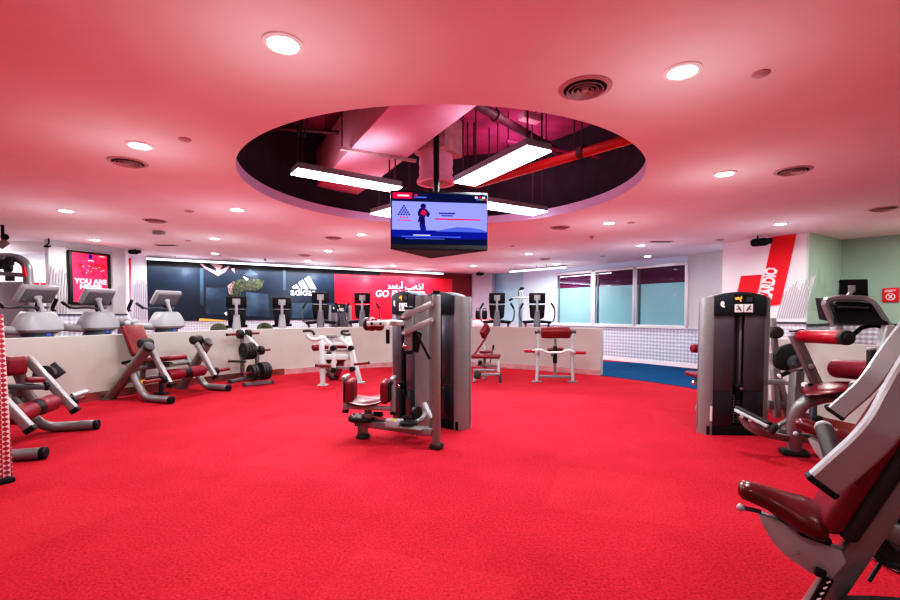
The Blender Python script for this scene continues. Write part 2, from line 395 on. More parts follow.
# half wall line (centre arena)
def catmull(pts, k=8):
    pts = [V((*p, 0)) for p in pts]; out = []
    for i in range(len(pts)-1):
        p0, p1, p2, p3 = pts[max(i-1,0)], pts[i], pts[i+1], pts[min(i+2,len(pts)-1)]
        for j in range(k):
            t = j/k
            out.append(0.5*((2*p1) + (p2-p0)*t + (2*p0-5*p1+4*p2-p3)*t*t + (3*p1-p0-3*p2+p3)*t**3))
    out.append(pts[-1]); return out
HW = catmull([(-6.25,4.0),(-5.76,5.75),(-5.18,6.75),(-4.72,7.8),(-4.25,8.6),(-3.65,9.3),(-3.09,9.78),(-2.28,10.4),(-1.43,10.8),(0,11.0),(1.4,10.5),(3.08,9.34)])
HWR = catmull([(4.12,6.1),(4.2,4.98),(4.62,3.9),(4.9,2.6),(5.0,0.5)])
def wall_strip(path, z0, z1, th, side=1, lift=0.0):
    """vertical strip following a path, th thick to the outside"""
    mb = MB(); N = len(path); t = bmesh.new(); R = []
    for i, p in enumerate(path):
        d = (path[min(i+1,N-1)] - path[max(i-1,0)]).normalized(); n = V((-d.y, d.x, 0)) * side
        a = p - n * lift; b = p + n * th
        R.append([t.verts.new((a.x,a.y,z0)), t.verts.new((b.x,b.y,z0)), t.verts.new((b.x,b.y,z1)), t.verts.new((a.x,a.y,z1))])
    for i in range(N-1):
        for j in range(4): t.faces.new((R[i][j], R[i][(j+1)%4], R[i+1][(j+1)%4], R[i+1][j]))
    t.faces.new(R[0][::-1]); t.faces.new(R[-1]); bmesh.ops.recalc_face_normals(t, faces=t.faces); return mb._merge(t)
ST(wall_strip(HW, 0, 0.955, 0.16), 'wall_partition', 'half')
ST(wall_strip(HW[:44], 0, 0.125, 0.005, 1, 0.014), 'baseboard_partition', 'skirt')
ST(wall_strip(HW[43:], 0, 0.11, 0.005, 1, 0.014), 'baseboard_partition_back', 'skirt2')
ST(wall_strip(HWR, 0, 0.955, 0.16), 'wall_partition_right', 'half')
ST(wall_strip(HWR, 0, 0.125, 0.005, 1, 0.014), 'baseboard_right', 'skirt')
# blue carpet between the partition and the window wall
mb = MB(); bl = [(2.7,9.75),(3.1,9.27),(3.36,8.95),(3.8,8.35),(4.1,7.8),(4.22,7.2),(4.25,6.2),(5.6,6.3),(5.2,8.85),(5.9,9.9),(4.84,11.58),(3.95,12.1),(2.3,13.0),(1.2,12.2)]
mb.quad(*[(x,y,0.006) for x,y in bl]); ST(mb, 'floor_blue', 'blue')
# ceiling with its round opening
def ring_fill(outer, inner_n, c, r, z, up):
    t = bmesh.new(); n = inner_n; A = []; B = []
    for j in range(n):
        q = 2*PI*j/n; d = V((math.cos(q), math.sin(q), 0)); A.append(t.verts.new((c.x+d.x*r, c.y+d.y*r, z)))
        x0,y0,x1,y1 = outer; k = 1e9
        for (lim, comp, org) in ((x1,d.x,c.x),(x0,d.x,c.x),(y1,d.y,c.y),(y0,d.y,c.y)):
            if abs(comp) > 1e-6:
                kk = (lim-org)/comp
                if kk > 0: k = min(k, kk)
        B.append(t.verts.new((c.x+d.x*k, c.y+d.y*k, z)))
    for j in range(n): t.faces.new((A[j], A[(j+1)%n], B[(j+1)%n], B[j]))
    return t
mb = MB(); mb._merge(ring_fill((-10.5,-3.2,9,17), 128, HOLE, HR, CZ, 1)); ST(mb, 'ceiling', 'ceil')
# corner fill is implied by the ray-cast outline: close the four corners
mb = MB()
for (sx, sy) in ((-10.5,-3.2),(9,-3.2),(9,17),(-10.5,17)):
    pass
def edge_pts():
    pts = []
    for j in range(128):
        q = 2*PI*j/128; d = V((math.cos(q), math.sin(q), 0)); k = 1e9
        for (lim, comp, org) in ((9,d.x,HOLE.x),(-10.5,d.x,HOLE.x),(17,d.y,HOLE.y),(-3.2,d.y,HOLE.y)):
            if abs(comp) > 1e-6 and (lim-org)/comp > 0: k = min(k, (lim-org)/comp)
        pts.append(V((HOLE.x+d.x*k, HOLE.y+d.y*k, CZ)))
    return pts
E0 = edge_pts()
for j in range(128):
    a, b = E0[j], E0[(j+1)%128]
    if abs(a.x-b.x) > 1e-4 and abs(a.y-b.y) > 1e-4:
        cx = a.x if abs(abs(a.x) - 9) < 1e-3 or abs(a.x+10.5) < 1e-3 else b.x
        cy = a.y if abs(a.y-17) < 1e-3 or abs(a.y+3.2) < 1e-3 else b.y
        mb.quad(a, b, (cx, cy, CZ))
ST(mb, 'ceiling_corner', 'ceil')
mb = MB(); mb.lathe([(HR+0.001, 0), (HR+0.001, 0.11), (HR+0.05, 0.11), (HR+0.05, 0.0)], (HOLE.x, HOLE.y, CZ+0.003), n=128, closed=True); ST(mb, 'trim_opening', 'lip')
mb = MB(); mb.lathe([(HR+0.06, 0.08), (HR+0.06, 1.06), (HR+0.12, 1.06), (HR+0.12, 0.08)], (HOLE.x, HOLE.y, CZ), n=96, closed=True); ST(mb, 'wall_recess', 'drum')
mb = MB(); mb.prism(circ(HR+0.3, 64), (HOLE.x, HOLE.y, CZ+1.08), (1,0,0), (0,1,0), 0.06); ST(mb, 'ceiling_recess', 'slab')

def wallq(name, a, b, z0, z1, m, th=0.12, parent=None):
    """straight wall from a to b (plan), thickness behind, facing the camera side"""
    a, b = V((*a,0)), V((*b,0)); d = (b-a).normalized(); n = V((-d.y, d.x, 0))
    if n.dot((a+b)/2) < 0: n = -n
    mb = MB(); t = bmesh.new()
    P8 = [a, b, b+n*th, a+n*th]
    lo = [t.verts.new((p.x,p.y,z0)) for p in P8]; hi = [t.verts.new((p.x,p.y,z1)) for p in P8]
    t.faces.new(lo); t.faces.new(hi)
    for i in range(4): t.faces.new((lo[i], lo[(i+1)%4], hi[(i+1)%4], hi[i]))
    bmesh.ops.recalc_face_normals(t, faces=t.faces); mb._merge(t); return ST(mb, name, m, parent)
def uvstrip(name, a, b, z0, z1, m, off=0.012):
    a, b = V((*a,0)), V((*b,0)); d = (b-a).normalized(); n = V((-d.y, d.x, 0))
    if n.dot((a+b)/2) > 0: n = -n
    a = a + n*off; b = b + n*off; L = (b-a).length
    me = bpy.data.meshes.new(name); me.from_pydata([(a.x,a.y,z0),(b.x,b.y,z0),(b.x,b.y,z1),(a.x,a.y,z1)], [], [(0,1,2,3)])
    uv = me.uv_layers.new()
    for i, c in enumerate(((0,0),(L,0),(L,z1-z0),(0,z1-z0))): uv.data[i].uv = c
    me.materials.append(X[m]); o = bpy.data.objects.new(name, me); COL.objects.link(o); o['kind'] = 'structure'; return o

# mural wall (back left)
MA, MBp = V((-6.95, 11.1, 0)), V((0.66, 15.8, 0))
_d = (V((-0.33,15.18,0)) - V((-6.355,11.467,0))).normalized()
def on_mural(px, py=None, off=0.0):
    """point of the mural wall line under image column px (optionally the height under row py)"""
    k = (px-450)/FPX; o = V((-6.355,11.467,0)); n = V((_d.y,-_d.x,0)); o = o + n*off
    s = (k*o.y - o.x)/(_d.x - k*_d.y); p = o + _d*s
    return V((p.x, p.y, at(px, py, p.y).z if py is not None else 0))
m0, m1 = on_mural(124), on_mural(472)
wallq('wall_back', (m0.x-0.3, m0.y-0.2), (m1.x, m1.y), 0, CZ, 'wall')
uvstrip('trim_mural_base', (on_mural(131).x, on_mural(131).y), (m1.x, m1.y), 0, 1.075, 'tread2')
# lilac column, cool recess, window wall
wallq('wall_column_back', (m1.x, m1.y-0.1), (1.42, m1.y-0.35), 0, CZ, 'lilacwall', 0.4)
WW0, WWd = V((4.194,12.558,0)), V((1.52,-2.1,0)).normalized()
def on_ww(px, off=0.0):
    k = (px-450)/FPX; n = V((WWd.y,-WWd.x,0)); 
    if n.y > 0: n = -n
    o = WW0 + n*off; s = (k*o.y - o.x)/(WWd.x - k*WWd.y); return o + WWd*s
w0, w1 = on_ww(523), on_ww(724)
wallq('wall_recess_back', (1.3, m1.y+0.35), (w0.x+0.05, w0.y+0.02), 0, CZ, 'bluewall')
uvstrip('trim_recess_base', (1.3, m1.y+0.35), (w0.x, w0.y), 0, 0.95, 'tread2')
uvstrip('trim_column_base', (m1.x, m1.y-0.1), (1.42, m1.y-0.35), 0, 1.0, 'tread2')
wallq('wall_window', (w0.x, w0.y), (w1.x+0.4, w1.y-0.55), 0, CZ, 'coolwall')
uvstrip('trim_window_base', (w0.x, w0.y), (w1.x+0.3, w1.y-0.41), 0, 0.90, 'tread')
n_ = V((WWd.y,-WWd.x,0)); n_ = -n_ if n_.y > 0 else n_
mb = MB(); mb.beam(w0 + n_*0.03 + Z*0.915, w1 + n_*0.03 + Z*0.915, 0.09, 0.03); ST(mb, 'trim_sill', 'frame')
mb = MB(); mb.beam(w0 + n_*0.02 + Z*0.05, w1 + n_*0.02 + Z*0.05, 0.02, 0.1); ST(mb, 'baseboard_window', 'wall')
# grey pier right of the windows
a, b = on_ww(687, 0.012), on_ww(724, 0.012)
mb = MB(); mb.beam(V((a.x,a.y,(CZ+0.94)/2)), V((b.x,b.y,(CZ+0.94)/2)), 0.02, CZ-0.94); ST(mb, 'trim_pier', 'greywall')
# three windows
for i, (pa, pb) in enumerate(((556.5,592.5),(594.5,634.5),(635.5,686.5))):
    a, b = on_ww(pa, 0.02), on_ww(pb, 0.02); z0, z1 = 0.945, 2.43
    mb = MB()
    for (p, q) in ((a+Z*z0, b+Z*z0), (a+Z*z1, b+Z*z1)): mb.beam(p, q, 0.08, 0.07, bev=0.006)
    for p in (a, b): mb.beam(p+Z*z0, p+Z*z1, 0.08, 0.08, up=tuple(WWd), bev=0.006)
    fr = ST(mb, 'window_%d' % (i+1), 'frame')
    zf = 2.0
    mb = MB(); c = a*0.5+b*0.5; L = (b-a).length
    mb.beam(a+WWd*0.04+Z*(z0+zf)/2, b-WWd*0.04+Z*(z0+zf)/2, 0.02, zf-z0); P(mb, 'frosted_pane', 'frost', fr)
    mb = MB(); mb.beam(a+WWd*0.04+Z*(z1+zf)/2, b-WWd*0.04+Z*(z1+zf)/2, 0.02, z1-zf); P(mb, 'clear_pane', 'clear', fr)
    mb = MB()
    q = (a if i else a) + WWd*0.11 + n_*0.012
    mb.beam(q+Z*(z0+0.03), q+Z*(z1-0.03), 0.02, 0.05, up=tuple(WWd)); P(mb, 'sash_bar', 'dkgrey' if i else 'teal', fr)

# right column with the CARDIO banner, side face, right wall
RC0, RC1, RC2, RC3 = V((5.226,8.819,0)), V((5.964,7.66,0)), V((7.191,8.453,0)), V((8.6,6.6,0))
wallq('wall_column_right', RC0[:2], RC1[:2], 0, CZ, 'wall', 0.03)
wallq('wall_column_side', (RC1.x, RC1.y), (RC2.x, RC2.y), 0, CZ, 'greenlit', 0.03)
wallq('wall_right', RC2[:2], RC3[:2], 0, CZ, 'greenlit2')
uvstrip('trim_column_right_base', RC0[:2], RC1[:2], 0, 1.10, 'tread2')
uvstrip('trim_side_base', RC1[:2], RC2[:2], 0, 1.06, 'tread', 0.012)
uvstrip('trim_right_base', RC2[:2], RC3[:2], 0, 1.06, 'tread', 0.012)
for k, (a, b) in enumerate(((RC0, RC1), (RC1, RC2), (RC2, RC3))):
    d = (b-a).normalized(); n = V((-d.y, d.x, 0)); n = -n if n.dot(a) > 0 else n
    mb = MB(); zz = (1.115, 1.08, 1.08)[k]; mb.beam(a+n*0.02+Z*zz, b+n*0.02+Z*zz, 0.03, 0.035); ST(mb, 'trim_rail_%d' % (k+1), 'dkgrey')
wallq('wall_right_far', (8.6,6.7), (8.9,-3.1), 0, CZ, 'greenlit2')
wallq('wall_front', (-10.4,-3.1), (8.95,-3.1), 0, CZ, 'wall')
# left column with the poster, white alcove wall behind it
LC0, LC1 = V((-7.273,8.338,0)), V((-6.814,9.654,0))
wallq('wall_column_left', LC0[:2], LC1[:2], 0, CZ, 'greywall', 0.1)
wallq('wall_left_return', LC1[:2], (on_mural(131).x-0.05, on_mural(131).y+0.05), 0, CZ, 'wall')
wallq('wall_left', (-10.2,7.6), (-7.6,10.2), 0, CZ, 'wall')
wallq('wall_left_far', (-10.2,7.7), (-10.4,-3.1), 0, CZ, 'wall')
uvstrip('trim_left_base', LC0[:2], LC1[:2], 0, 1.235, 'tread')
d = (LC1-LC0).normalized(); nL = V((d.y,-d.x,0)); nL = -nL if nL.dot(LC0) > 0 else nL
mb = MB(); mb.beam(LC0+nL*0.02+Z*1.25, LC1+nL*0.02+Z*1.25, 0.03, 0.03); ST(mb, 'trim_left_rail', 'dkgrey')
mb = MB(); a, b = V((-8.9,8.6,2.53)), V((-7.3,9.0,2.53)); mb.beam(a, b, 0.5, 0.2); ST(mb, 'trim_bulkhead', 'ceil')

# ================================================================== CEILING FITTINGS
DL = [(283,43,'the ceiling disc nearest the camera on the left'),(682.5,70.5,'big disc at the upper right, beside a flat round cover plate'),
 (139.7,145,'beside the round vent at the left'),(724.6,173.3,'between the opening and the round vent at the right'),
 (66,210.4,'farthest left, over the leg machines'),(94.6,239.6,'right above the red poster'),(237.3,209.3,'just left of the opening'),
 (214.3,238.3,'over the weight plate tree'),(215,253.3,'close to the dark mural, over its left half'),(361.7,234.3,'just left of the hanging televisions'),
 (328.3,250.7,'over the white leg of the plate-loaded press'),(307.7,261,'close above the white three-bar logo'),(393.3,265.3,'close above the red mural'),
 (609,222.8,'right of the opening over the blue carpet'),(641,245.2,'in front of the middle window'),(647.6,256,'nearest the windows'),
 (529,253.6,'right below the opening, over the preacher bench'),(557,264,'next to the white strip light by the windows'),(473.6,265.6,'in front of the lilac column'),(780.5,223.6,'next to the column lettered in white on red')]
def light(name, kind, loc, power, size=0.15, col=(1,1,1), rot=(0,0,0), sy=None, spread=None):
    l = bpy.data.lights.new(name, kind); l.energy = power; l.color = col
    if kind == 'AREA':
        l.size = size
        if sy: l.shape = 'RECTANGLE'; l.size_y = sy
        else: l.shape = 'DISK'
        if spread: l.spread = spread
    o = bpy.data.objects.new(name, l); COL.objects.link(o); o.location = V(loc); o.rotation_euler = rot; return o
PW = 25.0; PG = 5.2
for px, py, where in DL:
    p = onz(px, py, CZ)
    t = T('downlight', 'round recessed downlight, ' + where, 'ceiling light', p, group='recessed ceiling downlights')
    mb = MB(); mb.lathe([(0.075,0.0),(0.075,-0.012),(0.098,-0.008),(0.10,0.0)], p, n=32, closed=True); P(mb, 'trim_ring', 'white', t)
    mb = MB(); mb.lathe([(0.001,-0.004),(0.075,-0.004),(0.075,0.0),(0.001,0.0)], p, n=28); P(mb, 'diffuser', 'lamp', t)
    light('downlight_lamp', 'AREA', (p.x, p.y, CZ-0.02), PW*(0.08 if px == 647.6 else 0.35 if px == 215 else 1), 0.14, (1.0, 0.95, 0.92), spread=PI*0.92)
    light('ceiling_fill_light', 'POINT', (p.x, p.y - (1.0 if px == 647.6 else 0), CZ-(0.8 if py > 205 else 0.6)), PG*(0.25 if px in (647.6, 215) else 1.5 if py > 205 else 0.9), col=(0.96, 0.93, 1.0) if py > 205 else (1.0, 0.95, 0.92))  # floating point light added to whiten the ceiling, no lamp hangs there
for x, y in ((-2.6,0.6),(2.6,0.6),(0,-0.4),(-2.4,-2.0),(2.6,-2.0),(5.2,1.4),(-5.2,1.4),(-5.3,3.6),(5.4,3.4)):   # the same lamps over the part of the room behind the camera
    light('downlight_lamp', 'AREA', (x, y, CZ-0.02), PW*0.5, 0.14, (1.0, 0.95, 0.92), spread=PI*0.92)

for x, y, pw, c in ((6.9,6.6,16,(0.93,1.0,0.95)),(7.6,4.2,14,(0.93,1.0,0.95)),(5.6,8.6,12,(0.95,0.98,1.0)),(-8.6,8.3,26,(0.95,0.95,1.0)),(-7.6,5.6,12,(1,0.95,0.95))):   # lamps over the cardio strip, outside the frame
    light('alcove_lamp', 'AREA', (x, y, CZ-0.03), pw, 0.3, c)
    light('alcove_fill_light', 'POINT', (x, y, CZ-0.7), pw*0.25, col=c)  # added point fill below the ceiling, without a fitting

VT = [(585,88,0.155,'the large one next to the opening'),(128,162,0.155,'beside the left downlight'),(155,220.5,0.155,'beyond the left one, over the leg machine'),
      (793,170.5,0.155,'in the right part of the ceiling'),(884,208.5,0.155,'at the far right edge'),(560,227.3,0.155,'just beyond the opening on the right'),
      (333,237.6,0.155,'just beyond the opening on the left'),(305,255,0.155,'before the mural, above the bikes'),(545,258.7,0.155,'before the strip light at the windows')]
def vent(p, r, lab, group):
    t = T('air_vent', lab, 'air vent', p, group=group)
    mb = MB(); mb.lathe([(r*0.80,0.0),(r*0.80,-0.01),(r*0.98,-0.006),(r,0.0)], p, n=40, closed=True); P(mb, 'flange', 'ventm', t)
    mb = MB(); mb.lathe([(0.001,-0.001),(r*0.8,-0.001),(r*0.8,0.0),(0.001,0.0)], p, n=40); P(mb, 'throat', 'hole', t)
    for k in (0.24, 0.42, 0.60):
        mb = MB(); mb.lathe([(r*k,-0.006),(r*(k+0.08),-0.024),(r*(k+0.09),-0.020),(r*(k+0.01),-0.002)], p, n=36, closed=True); P(mb, 'ring', 'ventm', t)
    mb = MB(); mb.lathe([(0.001,-0.02),(r*0.12,-0.02),(r*0.14,-0.004),(0.001,-0.004)], p, n=24); P(mb, 'core', 'ventm', t)
    return t
for px, py, r, lab in VT: vent(onz(px, py, CZ), r, 'round louvred ceiling vent, ' + lab, 'round ceiling vents')
for px, py, lab in ((166,245,'over the third cross trainer'),(661,241.5,'before the rightmost window')):
    p = onz(px, py, CZ); t = T('slot_vent', 'flat slot vent in the ceiling ' + lab, 'air vent', p, 0.1 if px < 400 else -0.5)
    mb = MB(); mb.box((p.x,p.y,CZ-0.005), (0.42,0.14,0.01), bev=0.003); P(mb, 'flange', 'ventm', t)
    mb = MB(); mb.box((p.x,p.y,CZ-0.011), (0.36,0.02,0.004)); mb.box((p.x,p.y+0.035,CZ-0.011), (0.36,0.015,0.004)); mb.box((p.x,p.y-0.035,CZ-0.011), (0.36,0.015,0.004)); P(mb, 'slots', 'hole', t)
DT = [(761,73,0.045,'a flat round cover plate right of the big right downlight'),(185,139,0.045,'flat round cover plate right of the left downlight'),
      (189,211,0.055,'small ceiling disc left of the opening'),(188.5,240.5,0.05,'small ceiling disc over the third cross trainer'),
      (631,222.4,0.055,'small ceiling disc right of the near right downlight'),(591.7,236.4,0.05,'small white detector right of the round vent beyond the opening'),
      (513,246,0.05,'small ceiling disc beneath the television'),(602,256,0.06,'small ceiling disc before the windows'),(720,239.5,0.07,'small ceiling disc beside the white column')]
for i, (px, py, r, lab) in enumerate(DT):
    p = onz(px, py, CZ); mb = MB(); mb.lathe([(0.001,-0.016),(r*0.7,-0.016),(r,-0.006),(r,0),(0.001,0)], p, n=24)
    if i in (5,): mb.lathe([(0.001,-0.05),(r*0.4,-0.05),(r*0.5,-0.016),(0.001,-0.016)], p, n=16)
    S(mb, 'ceiling_detector', 'ventm', lab, 'detector', 'small round ceiling discs', p)
p = onz(159, 231, CZ); mb = MB(); mb.box((p.x,p.y,CZ-0.03), (0.16,0.10,0.06), bev=0.01); S(mb, 'ceiling_sensor_box', 'lgrey', 'small pale box under the ceiling between two round vents', 'sensor', None, p)
p = onz(265, 258.6, CZ); mb = MB(); mb.cyl(p, p-Z*0.04, 0.02); mb.lathe([(0.001,-0.055),(0.04,-0.05),(0.04,-0.04),(0.001,-0.04)], p, n=16); S(mb, 'sprinkler_head', 'black', 'small dark sprinkler head in front of the dark mural', 'sprinkler', None, p)

# pendant linear lamps in the opening
ZP = 2.65
def pendant(c4, lab, rods, tops=(3.69,3.69)):
    q = [onz(*c, ZP) for c in c4]; e0 = (q[0]+q[1])/2; e1 = (q[2]+q[3])/2
    w = ((q[0]-q[1]).length + (q[2]-q[3]).length)/2 * 0.95
    t = T('linear_pendant_lamp', lab, 'pendant lamp', e0*0.5+e1*0.5, group='linear lamps hung in the ceiling opening')
    mb = MB(); mb.beam(e0+Z*0.035, e1+Z*0.035, w+0.012, 0.06, bev=0.004); P(mb, 'housing', 'lgrey', t)
    mb = MB(); mb.beam(e0+Z*0.0, e1+Z*0.0, w, 0.012); P(mb, 'diffuser', 'lamp2', t)
    d = (e1-e0)
    for f, tz in zip(rods, tops):
        mb = MB()
        pp = e0 + d*f; s = V((-d.y, d.x, 0)).normalized()*w*0.3
        mb.cyl(pp+s+Z*0.06, V(((pp+s).x,(pp+s).y,tz)), 0.008, n=8); P(mb, 'hanger_rod', 'pipe', t)
        mb = MB(); mb.cyl(pp-s+Z*0.06, V(((pp-s).x,(pp-s).y,tz)), 0.008, n=8); P(mb, 'hanger_rod', 'pipe', t)
    m = (e0+e1)/2; a = math.atan2(d.y, d.x)
    light('pendant_lamp', 'AREA', (m.x,m.y,ZP-0.02), 40, d.length, (0.94,0.95,1.0), (0,0,a), w)
    light('pendant_uplight', 'AREA', (m.x,m.y,ZP+0.09), 2.5, d.length, (1.0,0.9,0.97), (PI,0,-a), w)
    return t
pendant([(292,174.6),(297,168.4),(402,187),(392,192)], 'long white linear lamp left of the televisions', (0.05,0.95), (3.69,2.985))
pendant([(550,152),(528,145),(454,182),(475,186)], 'wide white linear lamp above right of the televisions', (0.05,0.92))
pendant([(474,207),(487,201.8),(547,211),(533,215.6)], 'white linear lamp low behind the right edge of the televisions', (0.2,0.95))
pendant([(376,219.5),(391,212),(425,203),(418,208)], 'white linear lamp end peeking out left of the televisions', (0.1,0.9))

# strip lights along the walls
def strip(a, b, lab, pw, n=1):
    a, b = V(a), V(b); t = T('strip_light', lab, 'strip light', (a+b)/2)
    mb = MB(); mb.cyl(a, b, 0.022, n=10); P(mb, 'tube', 'strip', t)
    mb = MB(); mb.beam(a+Z*0.045, b+Z*0.045, 0.07, 0.04); P(mb, 'batten', 'lgrey', t)
    for k in range(7 if n > 1 else 3):
        f = (k+0.5)/7 if n > 1 else (0.12,0.5,0.68)[k]; p = a+(b-a)*f; mb = MB(); mb.cyl(p+Z*0.06, V((p.x,p.y,CZ)), 0.008, n=6); P(mb, 'hanger', 'black', t)
    d = b-a
    for k in range(n):
        p = a + d*((k+0.5)/n); light('strip_lamp', 'AREA', (p.x,p.y,p.z-0.06), pw/n, d.length/n, (0.88,0.92,1.0), (0,0,math.atan2(d.y,d.x)), 0.06)
        light('strip_fill_light', 'POINT', (p.x,p.y,p.z-0.22), 5.0 if n > 1 else 3.0, col=(0.80,0.84,1.0))  # added point fill that lifts the far ceiling with bluish white
    return t
a = on_mural(148, 257.6, 0.35); b = on_mural(443, 274.8, 0.35)
strip((a.x,a.y,2.53), (b.x,b.y,2.53), 'long white strip light running along the top of the mural', 110, 5)
strip(at(510,271.8,13.9), at(566,267.3,12.3), 'short white strip light before the cool blue wall by the windows', 45)
strip((-9.1,8.3,2.5), (-7.75,9.25,2.5), 'white strip light behind the grey poster column at far left', 60)

# building services inside the opening
def duct():
    zb = 2.98; q = [onz(*c, zb) for c in ((392.6,106),(450,124),(339,209),(300,204))]
    near = (q[0]+q[1])/2; far = (q[2]+q[3])/2; d = (far-near).normalized(); near = near - d*0.9; far = far - d*0.95
    w = 0.62
    t = T('ventilation_duct', 'large pale rectangular ventilation duct crossing the ceiling opening', 'duct', (near+far)/2)
    mb = MB(); mb.beam(near+Z*0.24, far+Z*0.24, w, 0.48, bev=0.006); P(mb, 'duct_body', 'ductw', t)
    mb = MB(); mb.beam(far-d*0.02+Z*0.0, far+d*0.04+Z*0.0, w+0.12, 0.05); mb.beam(far-d*0.02+Z*0.24, far+d*0.03+Z*0.24, w+0.08, 0.56); P(mb, 'flange', 'ductw', t)
    m = near + (far-near)*0.52
    mb = MB(); mb.beam(m-V((-d.y,d.x,0))*0.42-Z*0.012, m+V((-d.y,d.x,0))*0.42-Z*0.012, 0.04, 0.03); P(mb, 'support_bar', 'duct2', t)
    for s in (-1,1):
        mb = MB(); e = m+V((-d.y,d.x,0))*0.4*s; mb.cyl(e, e+Z*0.65, 0.007, n=6); P(mb, 'hanger_rod', 'pipe', t)
    return t
duct()
for x, y in ((0.75,4.7),(-0.9,5.9),(0.9,6.1)): light('recess_fill_light', 'POINT', (x,y,3.25), 5.5, col=(1.0,0.75,0.92)).data.shadow_soft_size = 0.15  # unseen point lights added to brighten the recess
c = onz(436, 183.5, 2.80)
t = T('duct_branch', 'square duct branch with round collar and diffuser above the televisions', 'duct', c)
mb = MB(); mb.box((c.x+0.02,c.y-0.02,3.32), (0.46,0.46,0.4), M4.Rotation(-0.5,3,'Z'), bev=0.01); P(mb, 'branch_box', 'duct2', t)
mb = MB(); mb.lathe([(0.001,0),(0.20,0),(0.205,0.03),(0.19,0.06),(0.20,0.1),(0.19,0.14),(0.20,0.2),(0.19,0.3),(0.001,0.3)], (c.x,c.y,2.83)); P(mb, 'collar', 'ductw', t)
mb = MB(); mb.lathe([(0.17,0.03),(0.17,0.0),(0.225,0.0),(0.225,0.03)], (c.x,c.y,2.80), closed=True); P(mb, 'diffuser_rim', 'ductw', t)
for k in (0.05,0.09,0.13):
    mb = MB(); mb.lathe([(k,0.0),(k+0.018,-0.0),(k+0.018,0.02),(k,0.02)], (c.x,c.y,2.80), closed=True); P(mb, 'diffuser_ring', 'duct2', t)
zt = CZ+1.05
def pipe(pts, r, m, lab, cat='pipe', clamp=True):
    o = V(pts[0]); t = T('ceiling_pipe' if m != 'redpipe' else 'fire_pipe', lab, cat, o)
    mb = MB(); mb.tube(pts, r, 12); P(mb, 'pipe_run', m, t)
    if clamp:
        for f in (0.25, 0.7):
            a, b = V(pts[0]), V(pts[-1]); p = a+(b-a)*f; mb = MB(); mb.cyl(p, V((p.x,p.y,zt)), 0.008, n=6); d=(b-a).normalized(); mb.cyl(p-d*0.03, p+d*0.03, r*1.35, n=12); P(mb, 'hanger', 'pipe', t)
    return t
pipe([(1.72,4.35,2.93),(0.35,5.9,2.93),(0.25,6.02,2.98)], 0.05, 'redpipe', 'thick bright red fire pipe slanting across the right of the opening', 'pipe')
pipe([(0.1,4.3,3.30),(1.6,6.1,3.30)], 0.045, 'pipe', 'dark red pipe with couplings deep in the opening behind the right lamp')
pipe([(-0.3,3.9,3.44),(1.75,3.95,3.38)], 0.035, 'pipe', 'upper of two dark parallel pipes at the near right rim of the opening')
pipe([(-0.3,4.06,3.46),(1.75,4.16,3.40)], 0.03, 'pipe', 'lower of two dark parallel pipes at the near right rim of the opening')
pipe([(0.55,3.5,3.2),(1.75,4.6,3.2)], 0.016, 'pipe', 'thin dark conduit crossing over the right lamp')
pipe([(0.6,4.9,3.1),(1.75,5.4,3.1)], 0.018, 'slab', 'thin pinkish conduit above the red fire pipe')
pipe([(-1.9,5.05,3.3),(-1.15,5.2,3.3)], 0.02, 'pipe', 'thin dark pipe at the left inside the opening')
t = T('cable_tray', 'dark perforated cable tray with cables inside the left of the opening', 'cable tray', (-1.5,4.3,3.45))
mb = MB(); mb.beam((-1.7,4.75,3.42), (-0.95,3.8,3.42), 0.16, 0.03); P(mb, 'tray', 'pipe', t)
for o in (-0.03,0.03):
    mb = MB(); mb.tube(fil([(-1.65+o,4.65,3.45),(-1.4+o,4.3,3.44),(-1.38+o,4.4,3.1),(-1.44+o,4.5,3.0)],0.2), 0.009, 6); P(mb, 'cable', 'black', t)
t = T('junction_box', 'small pink junction box with conduits above the right lamp', 'junction box', (0.78,4.55,3.2))
mb = MB(); mb.box((0.78,4.55,3.2), (0.22,0.10,0.07), M4.Rotation(0.5,3,'Z'), bev=0.008); P(mb, 'box', 'ductw', t)
for o in (-0.05,0.05):
    mb = MB(); mb.cyl((0.78+o,4.55,3.23), (0.78+o,4.55,3.66), 0.01, n=6); P(mb, 'conduit', 'pipe', t)
for (x,y,z1,lab) in ((-0.3,6.1,2.9,'left of'),(0.22,5.8,2.72,'right of')):
    t = T('conduit_drop', 'thin vertical conduits hanging %s the round diffuser' % lab, 'conduit', (x,y,z1))
    for o in (0,0.08):
        mb = MB(); mb.cyl((x+o,y,z1), (x+o,y,3.66), 0.011, n=6); P(mb, 'conduit', 'pipe', t)
    mb = MB(); mb.box((x+0.04,y,z1+0.25), (0.09,0.06,0.12), bev=0.01); P(mb, 'coupling', 'pipe', t)

